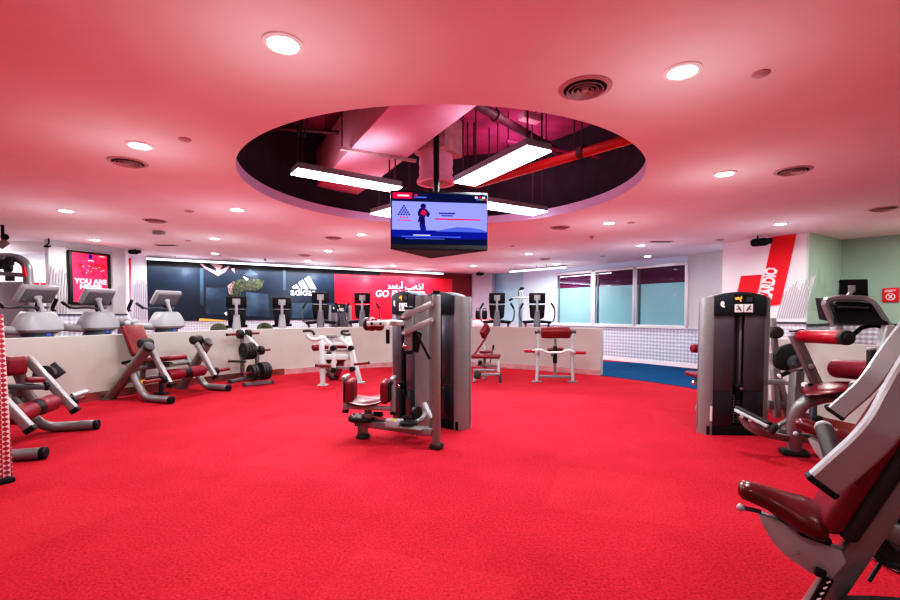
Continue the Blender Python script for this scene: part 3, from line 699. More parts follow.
# hanging three-sided television cluster
TV0, TV1 = V((-0.567,4.40,0)), V((0.372,4.52,0))
tvd = (TV1-TV0).normalized(); tvn = V((tvd.y,-tvd.x,0)); cen = (TV0+TV1)/2
back = V((-0.215,5.2,0)); zt0, zt1 = 1.905, 2.465
t = T('hanging_television', 'three-sided cluster of flat televisions hung on a pole from the ceiling opening', 'television', (cen.x,cen.y+0.25,zt0))
mb = MB(); mb.cyl((cen.x-0.04,cen.y+0.2,zt1-0.1), (cen.x-0.04,cen.y+0.2,3.66), 0.03); P(mb, 'pole', 'black', t)
mb = MB(); tt = [TV0-tvn*0.03, TV1-tvn*0.03, back]
mb.loft([[(p.x,p.y,zt0-0.0) for p in tt], [(p.x,p.y,zt0+0.05) for p in tt]]); P(mb, 'bottom_cover', 'black', t)
def tvpanel(A, B, nm):
    d = (B-A).normalized(); n = V((d.y,-d.x,0)); L = (B-A).length; H = zt1-zt0
    mb = MB(); e = 0.0 if A is TV0 else 0.035; mb.beam(A+d*e+Z*(zt0+zt1)/2-n*0.03, B-d*e+Z*(zt0+zt1)/2-n*0.03, 0.03, H, bev=0.004); return P(mb, nm, 'capm', t), d, n, L
bez, d, n, L = tvpanel(TV0, TV1, 'television_bezel')
for A, B in ((TV1, back), (back, TV0)):
    o, d2, n2, L2 = tvpanel(A, B, 'television_bezel')
    mb = MB(); mb.beam(A+d2*0.03+n2*0.001+Z*(zt0+zt1)/2, B-d2*0.03+n2*0.001+Z*(zt0+zt1)/2, 0.006, zt1-zt0-0.08); P(mb, 'blank_screen', 'screen', o)
def scr(x0,x1,y0,y1,m,nm,lift,par=bez):
    """rectangle on the screen, fractions of its width and height (y up)"""
    w = L-0.024; h = zt1-zt0-0.075; o = TV0 + d*0.012 + Z*(zt0+0.05)
    mb = MB(); P4 = [o+d*(w*a)+Z*(h*b)+n*lift for a,b in ((x0,y0),(x1,y0),(x1,y1),(x0,y1))]; mb.quad(*P4); return P(mb, nm, m, par)
def scrpoly(pts, m, nm, lift, par=bez):
    w = L-0.024; h = zt1-zt0-0.075; o = TV0 + d*0.012 + Z*(zt0+0.05)
    mb = MB(); tb = bmesh.new(); tb.faces.new([tb.verts.new(o+d*(w*a)+Z*(h*b)+n*lift) for a,b in pts]); mb._merge(tb); return P(mb, nm, m, par)
screen = scr(0,1,0,1,'tvnavy','screen',0.003)
scr(0,1,0.12,0.83,'tvbg','picture_field',0.004)
scr(0,1,0.02,0.27,'tvblue','ground_band',0.005)
scrpoly([(0.45,0.25),(0.55,0.30),(0.68,0.345),(0.82,0.34),(0.93,0.31),(1,0.27),(1,0.25)],'tvmid','hills',0.0055)
scrpoly([(0,0.02),(1,0.02),(1,0.12),(0.7,0.10),(0.55,0.13),(0.3,0.10),(0,0.13)],'tvnavy','foreground_band',0.0056)
scr(0.01,0.21,0.88,1.0,'tvred','channel_tab',0.005)
scr(0.06,0.18,0.925,0.955,'tvwhite','tab_line',0.006)
scr(0.23,0.36,0.90,0.93,'tvmid','header_line',0.005); scr(0.235,0.265,0.94,0.975,'tvred','header_mark',0.005)
for k,c in enumerate(('tvwhite','tvred','tvwhite')): scr(0.87+k*0.04,0.90+k*0.04,0.925,0.965,c,'corner_mark',0.005)
for k,c in enumerate(('tvmid','tvgreen','tvred')): scr(0.885+k*0.037,0.92+k*0.037,0.89,0.915,c,'corner_mark',0.005)
tri = MB()
for r in range(5):
    for k in range(r+1):
        w = L-0.024; h = zt1-zt0-0.075; o = TV0+d*0.012+Z*(zt0+0.05)
        cx, cy = 0.125+(k-r/2)*0.027, 0.74-r*0.042
        tri.prism(circ(0.009,8), o+d*(w*cx)+Z*(h*cy)+n*0.006, d, Z, 0.001)
P(tri, 'dotted_triangle_logo', 'tvblue', bez)
for k in range(3): scr(0.085+k*0.033,0.10+k*0.033,0.50,0.53,'tvred','logo_mark',0.006)
scr(0.055,0.20,0.45,0.465,'tvred','logo_line',0.006)
# rider
scrpoly([(0.268,0.62),(0.285,0.69),(0.31,0.71),(0.345,0.70),(0.37,0.66),(0.395,0.60),(0.385,0.54),(0.365,0.53),(0.355,0.58),(0.34,0.52),(0.345,0.40),(0.325,0.30),(0.30,0.29),(0.285,0.36),(0.29,0.44),(0.27,0.42),(0.275,0.50),(0.285,0.54),(0.27,0.56)],'tvfig','rider_body',0.006)
scrpoly([(0.325+0.03*math.cos(q),0.745+0.05*math.sin(q)) for q in [i*PI/5 for i in range(10)]],'tvfig','rider_helmet',0.006)
scrpoly([(0.295,0.60),(0.315,0.67),(0.35,0.66),(0.36,0.60),(0.33,0.56)],'tvred','rider_shirt',0.0065)
for cx, rx in ((0.315,0.020),(0.325,0.028)):
    scrpoly([(cx+rx*math.cos(q),0.30+0.10*math.sin(q)) for q in [i*PI/8 for i in range(16)]],'tvfig' if cx<0.32 else 'tvblue','bike_wheel',0.0062+0.0002*(cx>0.32))
scr(0.49,0.66,0.60,0.625,'tvblue','text_line',0.006); scr(0.51,0.64,0.555,0.575,'tvblue','text_line',0.006)
scr(0.45,0.93,0.485,0.51,'tvred','text_line',0.006); scr(0.10,0.72,0.135,0.155,'tvmid','text_line',0.006); scr(0.14,0.55,0.095,0.11,'tvmid','text_line',0.006); scr(0.22,0.40,0.165,0.18,'tvwhite','text_line',0.006)
mb = MB(); mb.beam(TV0+d*0.01+Z*(zt0+0.025)+n*0.002, TV1-d*0.01+Z*(zt0+0.025)+n*0.002, 0.008, 0.04); P(mb, 'bezel_chin', 'capm', bez)

# cameras / loudspeakers under the ceiling
def projector(p, rz, lab, k=1.0):
    t = T('wall_speaker', lab, 'speaker', p, rz)
    R = M4.Rotation(rz,3,'Z')
    mb = MB(); mb.box(p, (0.26*k,0.15*k,0.13*k), R, bev=0.05*k, seg=3); P(mb, 'body', 'black', t)
    mb = MB(); q = V(p)+R@V((0.14*k,0,0.01)); mb.cyl(q-R@V((0.03*k,0,0)), q+R@V((0.05*k,0,0)), 0.05*k, bev=0.01*k); P(mb, 'front_cone', 'iron', t)
    mb = MB(); mb.tube([V(p)+Z*0.02, V(p)+V((0,0.05,0.06)), V((p[0],p[1]+0.05,CZ))], 0.012); P(mb, 'bracket', 'black', t)
projector(at(759.5,242.3,7.95), -0.9, 'black wall speaker beside the red slanting stripe on the right column')
projector(at(133.5,252,9.6), 0.3, 'black wall speaker at the corner right of the poster column', 0.7)
projector(at(479.3,274,14.9), 0.1, 'black wall speaker high on the lilac column', 0.8)
projector(at(46.5,246.4,8.2), 0.9, 'tiny black wall speaker at the left edge of the grey column', 0.3)
p = at(3,241,7.0); t = T('spotlight_cluster', 'small black and tan ceiling spotlight in the upper left corner of the window zone', 'spotlight', p)
mb = MB(); mb.cyl(p, V((p.x,p.y,CZ)), 0.02); mb.ell(p+V((0.03,0,0.06)), (0.05,0.05,0.05)); P(mb, 'mount', 'black', t)
mb = MB(); mb.cyl(p+V((-0.02,-0.05,-0.1)), p+V((0.04,0.02,-0.0)), 0.05, bev=0.01); P(mb, 'lamp_head', 'bronze', t)

# ================================================================== GRAPHICS ON THE WALLS
def pmb(pts):
    mb = MB(); tb = bmesh.new(); tb.faces.new([tb.verts.new(V(p)) for p in pts]); return mb._merge(tb)
class Wall:
    """a wall plane through plan points a-b; w(px,py) = the point of it the photo shows there"""
    def __init__(s, a, b, off=0.0):
        s.d = (V(b)-V(a)).normalized(); s.n = V((s.d.y,-s.d.x,0)); s.o = V(a) + s.n*off
    def off(s, k):
        w = Wall(s.o, s.o+s.d); w.o = s.o + s.n*k; return w
    def x(s, px):
        k = (px-450)/FPX; t = (k*s.o.y - s.o.x)/(s.d.x - k*s.d.y); return s.o + s.d*t
    def __call__(s, px, py):
        r = ray(px, py); t = (s.o.dot(s.n))/(r.dot(s.n)); return V((0,0,EYE)) + r*t
    def z(s, px, zz): p = s.x(px); return V((p.x,p.y,zz))
MUR = Wall((-6.355,11.467,0), (-0.33,15.18,0), 0.02)
t = T('wall_mural', 'long wall mural, midnight blue with a white three-bar logo turning into red with white lettering', 'mural', MUR.z(300,1.1))
mb = MB(); mb.beam(MUR.z(148,1.74), MUR.z(335,1.74), 0.02, 1.32); P(mb, 'blue_panel', 'mural', t)
mb = MB(); mb.beam(MUR.z(335,1.74), MUR.z(452,1.74), 0.02, 1.32); P(mb, 'red_panel', 'muralred', t)
mb = MB(); mb.beam(MUR.z(452,1.74), MUR.z(471.5,1.74), 0.02, 1.32); P(mb, 'dark_red_panel', 'muraldark', t)
mb = MB(); mb.beam(MUR.z(148,2.5), MUR.z(380,2.5), 0.02, 0.2); P(mb, 'dark_gap_band', 'black', t)  # black strip stands in for the dark gap above the mural
mb = MB(); mb.beam(MUR.z(380,2.5), MUR.z(471.5,2.5), 0.02, 0.2); P(mb, 'dark_gap_band', 'muraldark', t)
M1 = MUR.off(0.014)
P(pmb([M1(206,287.5),(M1(226,288)),(M1(228,302)),(M1(226,315)),(M1(206,314))]), 'pale_patch', 'muralpale', t)
P(pmb([M1(246,292),(M1(268,294)),(M1(270,317)),(M1(246,316))]), 'pale_patch', 'muralpale', t)
P(pmb([M1(200,268),(M1(203.5,268)),(M1(203.5,306)),(M1(200,304))]), 'light_beam', 'muralpale', t)
P(pmb([M1(283,270),(M1(285.5,270)),(M1(286,291)),(M1(283,290))]), 'light_beam', 'muralpale', t)
P(pmb([M1(292,303),(M1(334,303)),(M1(334,318)),(M1(292,318))]), 'pale_patch', 'muralpale', t)
M2 = MUR.off(0.017)
P(pmb([M2(199.5,263.5),M2(204,268),M2(212,272.5),M2(218,276),M2(225,272),M2(230,266),M2(228,266),M2(222,269.5),M2(219.5,270),M2(223,265.5),M2(217,264),M2(210,263.5),M2(216,268.5),M2(216,271.5),M2(206,266.5),M2(203,263.8)]), 'emblem', 'muralpink', t)
P(pmb([M2(231,268.5),M2(234.5,268),M2(235,273),M2(232.5,271)]), 'emblem_mark', 'muralpink', t)
P(pmb([M2(229,284),M2(233,281),M2(238,279.5),M2(250,279.3),M2(258,279),M2(264,281),M2(262,287),M2(256,291),M2(247,290.5),M2(241,291.5),M2(241,300),M2(235,301),M2(231,295),M2(228,289)]), 'bending_figure', 'camo', t)
P(pmb([M2(227.5,286),M2(233,281.5),M2(235.5,283),M2(232,288),M2(233,295),M2(229,294)]), 'figure_sleeve', 'muralpink', t)
P(pmb([M2(244,275),M2(250,269),M2(258,274.5),M2(250,276.5)]), 'sole', 'muralpale', t)
P(pmb([M2(243,276),M2(248.5,279),M2(247,280.5),M2(243.5,277.5)]), 'lace', 'white', t)
P(pmb([M2(224,313),M2(228,311),M2(228.5,315),M2(226,315.5)]), 'shoe', 'white', t)
P(pmb([M2(199,318.5),M2(201,318.3),M2(226,320.3),M2(226,321.2),M2(199,321)]), 'orange_line', 'gold', t)
for q in ([(292,287),(296.5,284.2),(299.5,288.6),(293.3,288.4)],[(298.2,282.8),(303,279.8),(308.3,288.9),(302,288.7)],[(304.6,278.8),(309.2,276),(316.4,289),(310.4,288.9)]):
    P(pmb([M2(*c) for c in q]), 'logo_bar', 'white', t)
tb = text_mb('adidas', 0.28, M2(303.2,295.3), MUR.d, Z, 0.002, 0.001); P(tb, 'logo_lettering', 'white', t)
tb = text_mb('GO FURTHER', 0.285, M2(375,296.6), MUR.d, Z, 0.002, 0.003, 'LEFT', 0.2); P(tb, 'slogan_lettering', 'white', t)
# arabic slogan above it, pen strokes (right to left), in units of one letter height
AO = M2(388,288.3); AS = 0.195
def stroke(pts, w=0.055):
    mb.tube([AO + MUR.d*(x*AS) + Z*(y*AS) for x, y in pts], w*AS*1.5, 6)
mb = MB()
for pts in ([(0.0,0.0),(0.5,0.0),(0.78,0.05),(0.80,0.5)], [(0.78,0.05),(1.2,0.0),(1.25,0.35),(1.55,0.55),(1.75,0.35),(1.4,0.25),(1.3,0.0)], [(1.25,0.0),(2.05,0.0),(2.1,0.35)], [(2.45,0.0),(2.45,0.85)], [(2.3,1.0),(2.42,1.1),(2.5,1.0)],
            [(3.1,0.35),(3.05,0.0),(3.5,-0.05),(4.3,0.0),(4.4,0.3)], [(4.4,0.0),(4.7,0.0),(4.75,0.4),(5.05,0.55),(5.15,0.25),(4.85,0.1),(5.2,0.0),(5.6,0.0)], [(5.5,0.55),(5.85,0.3),(5.8,0.0),(5.45,0.0)], [(6.2,0.0),(6.2,0.9)],
            [(0.05,0.45),(0.35,0.30),(0.35,0.0)]): stroke(pts)
for x, y in ((2.05,-0.3),(3.75,-0.3),(5.6,0.8)): mb.ell(AO+MUR.d*(x*AS)+Z*(y*AS), (0.02,0.02,0.02))
P(mb, 'arabic_lettering', 'white', t)

# poster display on the grey column
LCW = Wall(LC0, LC1, 0.02)
if LCW.n.dot(LC0) > 0: pass
A, B = LCW.x(68.7), LCW.x(110); d = LCW.d; n = LCW.n
zb, zt_ = LCW(71,304.5).z, LCW(70,250.2).z
t = T('poster_display', 'red lit poster YOU ARE NEVER FAR FROM in a black frame on grey column', 'poster', V((A.x,A.y,zb)))
w = (B-A).length
mb = MB(); mb.beam(A+n*0.03+Z*(zb+zt_)/2, B+n*0.03+Z*(zb+zt_)/2, 0.07, zt_-zb, bev=0.01); P(mb, 'frame', 'black', t)
def pp(u, v, lift=0.0): return A + d*(w*u) + Z*(zb+(zt_-zb)*v) + n*(0.067+lift)
P(pmb([pp(0.07,0.05),pp(0.90,0.05),pp(0.90,0.96),pp(0.07,0.96)]), 'poster_sheet', 'posterred', t)
P(pmb([pp(0.45,0.87,0.002),pp(0.53,0.87,0.002),pp(0.53,0.95,0.002),pp(0.45,0.95,0.002)]), 'poster_badge', 'tvblue', t)
P(pmb([pp(0.42,0.825,0.002),pp(0.56,0.825,0.002),pp(0.56,0.845,0.002),pp(0.42,0.845,0.002)]), 'poster_badge_line', 'posterwhite', t)
P(pmb([pp(0.70,0.925,0.002),pp(0.84,0.925,0.002),pp(0.84,0.94,0.002),pp(0.70,0.94,0.002)]), 'poster_corner_line', 'posterwhite', t)
for q in ([(0.11,0.76),(0.20,0.78),(0.33,0.75),(0.30,0.70),(0.26,0.66),(0.22,0.68),(0.18,0.73)],[(0.27,0.65),(0.36,0.62),(0.35,0.56),(0.31,0.52),(0.28,0.58)],
          [(0.42,0.74),(0.50,0.79),(0.56,0.76),(0.52,0.71),(0.44,0.70)],[(0.44,0.69),(0.56,0.68),(0.58,0.62),(0.52,0.55),(0.48,0.62)],
          [(0.56,0.78),(0.78,0.79),(0.88,0.74),(0.80,0.68),(0.72,0.66),(0.66,0.69),(0.58,0.71)],[(0.76,0.60),(0.84,0.60),(0.82,0.53),(0.76,0.54)]):
    P(pmb([pp(a,b,0.002) for a,b in q]), 'map_continent', 'posterdark', t)
for a,b in ((0.31,0.72),(0.45,0.73),(0.55,0.70),(0.42,0.65),(0.62,0.70),(0.70,0.72),(0.80,0.67),(0.50,0.63),(0.38,0.60),(0.74,0.65)):
    P(pmb([pp(a+0.018*math.cos(k*PI/4),b+0.011*math.sin(k*PI/4),0.004) for k in range(8)]), 'map_marker', 'posterwhite', t)
for s, v, sz in (('YOU ARE',0.40,1.0),('NEVER',0.295,1.0),('FAR',0.19,1.0),('FROM',0.085,1.0)):
    tb = text_mb(s, 0.128, pp(0.49,v,0.003), d, Z, 0.002, 0.006, sx=1.08); P(tb, 'poster_lettering', 'posterwhite', t)
# slanting line graphics on the columns (surface decoration of the walls)
def stripes(W, pxs, tops, base, slant, name, m, wd):
    mb = MB(); o = W.off(0.004)
    for px, ty in zip(pxs, tops):
        a = o(px, base); b = o(px+slant*(base-ty), ty)
        u = W.d*wd; tb = bmesh.new(); tb.faces.new([tb.verts.new(p) for p in (a-u, a+u, b+u, b-u)]); mb._merge(tb)
    return ST(mb, name, m)
stripes(LCW, [48.5+2.9*k for k in range(7)], [265,268,271,269,268,272,276], 314, 0.07, 'trim_stripes_left', 'dstripe', 0.010)
stripes(LCW, [110.5+2.4*k for k in range(6)], [293,290,287,286,285,284], 315, 0.06, 'trim_stripes_poster', 'stripe', 0.009)
# narrow red stripe and pale lines between column and mural
RET = Wall(V((*on_mural(131)[:2],0)), V((*on_mural(131)[:2],0))+MUR.d, 0.03)
t = T('wall_banner', 'narrow vertical red banner strip left of the blue mural', 'banner', RET.z(130,1.2))
P(pmb([RET(128.5,258),RET(131,258),RET(130.2,315),RET(129,315)]), 'banner_cloth', 'signred', t)
stripes(RET, [134+2.2*k for k in range(6)], [284,280,283,278,281,284], 320, 0.03, 'trim_stripes_mural', 'stripe', 0.011)
# red letters on the white wall at far left
LW = Wall((-10.2,7.6,0), (-7.6,10.2,0), 0.02)
tb = text_mb('ED', 0.42, LW(26,297), LW.d, Z, 0.01, 0.012, 'LEFT'); S(tb, 'wall_lettering', 'signred', 'red capital letters on the white wall behind the leftmost cross trainer', 'lettering', None, LW(40,295))

# CARDIO banner on the right column
RCW = Wall(RC0, RC1, 0.02)
t = T('cardio_banner', 'broad slanting red stripe lettered CARDIO with a shorter red stripe on the white column', 'banner', RCW(770,300))
P(pmb([RCW(772.8,236.6),RCW(796.2,233.9),RCW(780.8,304.5),RCW(757.5,306.5)]), 'red_stripe', 'signred', t)
P(pmb([RCW(741,276),RCW(761.7,274.6),RCW(754.5,307),RCW(733.5,308)]), 'short_stripe', 'signred', t)
o1 = RCW.off(0.006); p0, p1 = o1(765.6,293.5), o1(776.6,270.0)
ux = (o1(773.5,237)-o1(757.2,318)).normalized(); uy = -RCW.d
uy = (uy - ux*uy.dot(ux)).normalized()
q0 = o1(770.4,301.2)
sz = 0.255
tb = text_mb('CARDIO', sz, q0 - uy*0.0, ux, uy, 0.002, 0.011, 'LEFT', sx=0.60); P(tb, 'banner_lettering', 'white', t)
stripes(RCW, [777+2.35*k for k in range(12)], [294,291,287,284,281,287,290,283,279,281,277,274], 318, 0.28, 'trim_stripes_right', 'stripe', 0.009)
SW = Wall(RC1, RC2, 0.004)
mb = pmb([SW(811,310),SW(812,296),SW(815,290),SW(817.5,280),SW(819,262),SW(821,280),SW(823.5,288),SW(825,276),SW(827.5,290),SW(832,292),SW(836,296),SW(836,314)]); ST(mb, 'trim_skyline', 'greenlit3')
RW = Wall(RC2, RC3, 0.02)
t = T('warning_sign', 'small red sign with a white prohibition circle on the green-tinted wall', 'sign', RW(890,300))
mb = MB(); a, b = RW(882.5,295.2), RW(899,294.6); mb.beam(a, b, 0.02, 0.24, bev=0.004); P(mb, 'plate', 'signred', t)
o2 = RW.off(0.013); c = o2(890.5,296.8)
mb = MB(); mb.lathe([(0.048,0),(0.062,0),(0.062,0.004),(0.048,0.004)], c, RW.n, closed=True); mb.beam(c-RW.d*0.035+Z*0.035, c+RW.d*0.035-Z*0.035, 0.004, 0.012); mb.beam(c-RW.d*0.02-Z*0.03, c+RW.d*0.018+Z*0.028, 0.004, 0.022); P(mb, 'prohibition_mark', 'white', t)
mb = MB()
for k in range(2): mb.beam(o2(884.5,290.4+1.5*k), o2(896-3*k,290.0+1.5*k), 0.003, 0.012)
P(mb, 'sign_lines', 'white', t)
# leaning patterned stand at the left edge
t = T('display_stand', 'red and white chequered promotional stand cut off by the left edge, on a black foot', 'stand', (-3.42,3.36,0))
mb = MB(); mb.prism([(-0.35,0.02),(0.0,0.02),(0.0,1.28),(-0.35,1.28)], (-3.37,3.49,0), (0.62,0.78,0), (-0.016,-0.012,1), 0.03, bev=0.004); P(mb, 'patterned_panel', 'check', t)
mb = MB(); mb.beam((-3.62,3.17,0.02), (-3.37,3.50,0.02), 0.12, 0.04, bev=0.012); P(mb, 'foot', 'black', t)

# ================================================================== WEIGHT STACK TOWERS
def make_tower(name, label, W=0.72, D=0.17, Ht=1.50, group=None):
    """upright weight-stack tower: x across, front faces -y, base at z=0"""
    t = T(name, label, 'exercise machine', (0,0,0), 0, group)
    cw = 0.10; hw = W/2
    mb = MB(); mb.box((0,0.0,0.05), (W-0.10,D-0.03,0.10), bev=0.012); P(mb, 'plinth', 'black', t)
    for s in (-1,1):
        mb = MB(); o = s*(hw-cw/2)
        prof = [(-cw/2*s,-D/2+0.012)] + [(s*(-cw/2+cw*math.sin(q)), -D/2+0.012+0.12*(1-math.cos(q))) for q in [PI/2*i/9 for i in range(1,10)]] + [(s*cw/2, D/2-0.03),(s*(cw/2-0.03),D/2),(-cw/2*s,D/2)]
        ht = Ht-0.045
        mb.loft([[(o+x,y,0.0) for x,y in prof],[(o+x,y,ht-0.01) for x,y in prof],[(o+x*0.92,y*0.98,ht) for x,y in prof]]); P(mb, 'side_column', 'silver', t)
        mb = MB(); mb.box((s*(hw-0.002),0.045,ht/2), (0.012,0.02,ht-0.1), bev=0.004); P(mb, 'side_groove', 'grey', t)
    pw = hw-cw-0.055
    for s in (-1,1):
        x = s*(0.055+pw/2)
        mb = MB(); mb.prism([(-pw/2,-0.0),(pw/2,-0.0),(pw/2,0.035),(-pw/2,0.02)] if s>0 else [(-pw/2,0.0),(pw/2,0.0),(pw/2,0.02),(-pw/2,0.035)], (x,-D/2+0.012,0.875), (1,0,0), (0,1,0), 0.81, bev=0.004); P(mb, 'front_panel', 'smoke', t)
        mb = MB(); mb.box((x,-D/2+0.024,0.285), (pw,0.024,0.37), bev=0.004); P(mb, 'lower_panel', 'smoke2', t)
    mb = MB(); mb.box((0,D/2-0.02,0.7), (W-2*cw,0.02,1.25)); P(mb, 'rear_panel', 'smoke', t)
    mb = MB(); mb.box((0,-D/2+0.066,0.87), (0.118,0.012,0.82), bev=0.003); P(mb, 'slot_lining', 'smoke', t)
    mb = MB(); mb.box((0.034,-D/2+0.052,0.87), (0.024,0.012,0.82), bev=0.003); P(mb, 'slot_rail', 'grey', t)
    mb = MB()
    for k in range(12): mb.box((0,-D/2+0.075,0.125+0.028*k), (0.10,0.06,0.023), bev=0.004)
    P(mb, 'weight_stack', 'iron', t)
    mb = MB()
    for k in range(11): mb.box((0.024,-D/2+0.043,0.14+0.028*k), (0.012,0.004,0.008)); mb.box((-0.024,-D/2+0.043,0.14+0.028*k), (0.012,0.004,0.008))
    tagit(P(mb, 'weight_numbers', 'lgrey', t), kind='stuff')
    mb = MB(); mb.cyl((-0.008,-D/2+0.05,0.5), (-0.008,-D/2+0.05,Ht-0.2), 0.007, n=6); P(mb, 'guide_rod', 'black', t)
    mb = MB(); mb.cyl((0,-D/2+0.05,0.515), (0,-D/2-0.03,0.515), 0.038, bev=0.01); k = P(mb, 'selector_knob', 'black', t)
    mb = MB(); mb.cyl((0.008,-D/2-0.03,0.505), (0.008,-D/2-0.042,0.505), 0.018, bev=0.004); P(mb, 'knob_cap', 'chrome', k)
    mb = MB(); mb.box((0.005,-D/2+0.02,0.43), (0.045,0.03,0.07), bev=0.01); P(mb, 'selector_pin', 'black', t)
    zb = Ht-0.235; arc = [(hw-cw+0.004, zb)]
    for i in range(13):
        f = 1-2*i/12; arc.append((f*(hw-cw+0.004), Ht-0.035+0.045*(1-f*f)))
    arc.append((-(hw-cw+0.004), zb))
    mb = MB(); mb.prism(arc, (0,-D/2+0.02,0), (1,0,0), (0,0,1), 0.04, bev=0.006); cap = P(mb, 'cap', 'capm', t)
    mb = MB(); mb.prism(arc, (0,0.03,0), (1,0,0), (0,0,1), D-0.09, bev=0.01); P(mb, 'top_cover', 'grey', t)
    y = -D/2-0.001
    mb = MB(); mb.box((0.03,y,Ht-0.113), (0.205,0.006,0.195), bev=0.003); P(mb, 'instruction_placard', 'black', cap)
    for s in (-1,1):
        mb = MB(); mb.box((0.03+s*0.048,y-0.004,Ht-0.16), (0.088,0.004,0.085)); pc = P(mb, 'placard_picture', 'label', t)
        mb = MB(); mb.prism([(-0.028,-0.03),(-0.014,-0.032),(0.002,-0.012),(0.03,-0.02),(0.03,-0.012),(0.012,0.0),(0.018,0.02),(0.028,0.028),(0.018,0.034),(0.006,0.022),(-0.01,0.008)], (0.03+s*0.048,y-0.007,Ht-0.16), (s,0,0), (0,0,1), 0.003); P(mb, 'picture_figure', 'bronze', pc)
    mb = MB(); mb.prism([(-0.06,0.01),(-0.02,0.025),(-0.012,0.012),(0.0,0.02),(0.012,0.035),(0.017,0.012),(0.006,-0.008),(0.012,-0.026),(0.0,-0.03),(-0.012,-0.010),(-0.03,-0.004),(-0.045,-0.012)], (-0.005,y-0.005,Ht-0.066), (1,0,0), (0,0,1), 0.003); P(mb, 'placard_emblem', 'gold', cap)
    mb = MB()
    for j in range(4): mb.box((0.085,y-0.004,Ht-0.05-0.012*j), (0.06,0.002,0.004))
    P(mb, 'placard_lines', 'grey', cap)
    mb = MB(); mb.prism([(-0.022,0.0),(-0.012,0.028),(0.008,0.032),(0.02,0.012),(0.014,-0.008),(0.028,-0.03),(0.004,-0.034),(-0.012,-0.02)], (-hw+cw+0.075,y-0.002,Ht-0.12), (1,0,0), (0,0,1), 0.004); P(mb, 'badge', 'label', cap)
    mb = MB(); mb.box((-hw+cw-0.012,-D/2+0.012,0.23), (0.022,0.006,0.16)); P(mb, 'warning_sticker', 'label', t)
    return t
TWR = make_tower('weight_stack_tower', 'silver weight stack tower with smoked front at the right, in front of the roller machine')
place(TWR, (3.025,4.85,0), math.atan2(-0.04,0.70))
TWR.scale = (0.99,1,1.0)
tA = copy_tree(TWR); tA.scale = (0.66,1.4,1.01)
place(tA, (-0.43,4.98,0), -PI/4+0.06, 'silver weight stack tower standing behind the seat of the torso machine, left of two')
tB = copy_tree(TWR); tB.scale = (0.86,1.5,1.01)
place(tB, (-0.06,5.22,0), -PI/4+0.09, 'weight stack tower with a dark cap, right of two beside the silver post')
for o in [c for c in tB.children_recursive if c.name.split('.')[0] in ('placard_picture','picture_figure','instruction_placard','placard_emblem','placard_lines','badge')]: bpy.data.objects.remove(o)
tC = copy_tree(TWR); tC.scale = (0.88,1,1.02)
place(tC, (-3.10,12.9,0), 0.15, 'small far weight stack tower beyond the half wall, against the red mural')

# ================================================================== ROTARY TORSO MACHINE (centre)
t = T('rotary_torso_machine', 'silver torso rotation machine with low burgundy seat and levered chest pad, centre of floor', 'exercise machine', (-0.12,4.30,0))
post = onz(436.5,449,0)
YP = post.y
mb = MB(); mb.beam(post, V((post.x,post.y,at(436.5,294.5,YP).z)), 0.085, 0.065, up=(0.9,-0.45,0), bev=0.02, seg=3); P(mb, 'upright_post', 'bronze', t)
mb = MB(); mb.box((post.x,post.y,at(435,292,YP).z), (0.07,0.07,0.03), bev=0.01); P(mb, 'post_cap', 'black', t)
mb = MB(); mb.beam(post+V((-0.05,0.03,0.03)), post+V((0.05,-0.03,0.03)), 0.10, 0.06, bev=0.02); P(mb, 'post_shoe', 'rubber', t)
b0 = V((post.x-0.03,post.y+0.015,0.155)); b1 = V((-0.965,4.72,0.155))
mb = MB(); mb.beam(b0, b1, 0.06, 0.075, bev=0.015); P(mb, 'base_beam', 'silver', t)
mb = MB(); mb.beam(b1+V((-0.012,0.006,0)), b1+V((0.01,-0.005,0)), 0.066, 0.08, bev=0.012); P(mb, 'beam_end_cap', 'black', t)
f0 = V((-0.90,4.70,0))
mb = MB(); mb.box(f0+Z*0.10, (0.10,0.10,0.10), bev=0.015); P(mb, 'foot_block', 'silver', t)
mb = MB(); mb.cyl(f0, f0+Z*0.055, 0.075, 0.06, bev=0.012); P(mb, 'rubber_foot', 'rubber', t)
# rear rail to the tower
mb = MB(); mb.tube(fil([(-0.80,4.66,0.20),(-0.36,4.52,0.19),(-0.28,4.56,0.22),(-0.26,4.66,0.26)],0.08), 0.026); P(mb, 'rear_rail', 'silver', t)
# turntable
tc = at(361.5,418.5,4.66)
mb = MB(); mb.cyl(tc-Z*0.02, tc+Z*0.03, 0.135, bev=0.012, n=28); P(mb, 'turntable', 'iron', t)
mb = MB()
for q in range(10): mb.cyl(tc+V((0.11*math.cos(q*PI/5),0.11*math.sin(q*PI/5),0.03)), tc+V((0.11*math.cos(q*PI/5),0.11*math.sin(q*PI/5),0.036)), 0.012, n=8)
P(mb, 'index_holes', 'black', t)
st = at(368,410,4.62)
mb = MB(); mb.cyl((st.x,st.y,tc.z), (st.x,st.y,at(368,405,4.62).z), 0.038, bev=0.005); mb.cyl((st.x,st.y,tc.z+0.02), (st.x,st.y,tc.z+0.07), 0.065, bev=0.01); P(mb, 'seat_post', 'bronze', t)
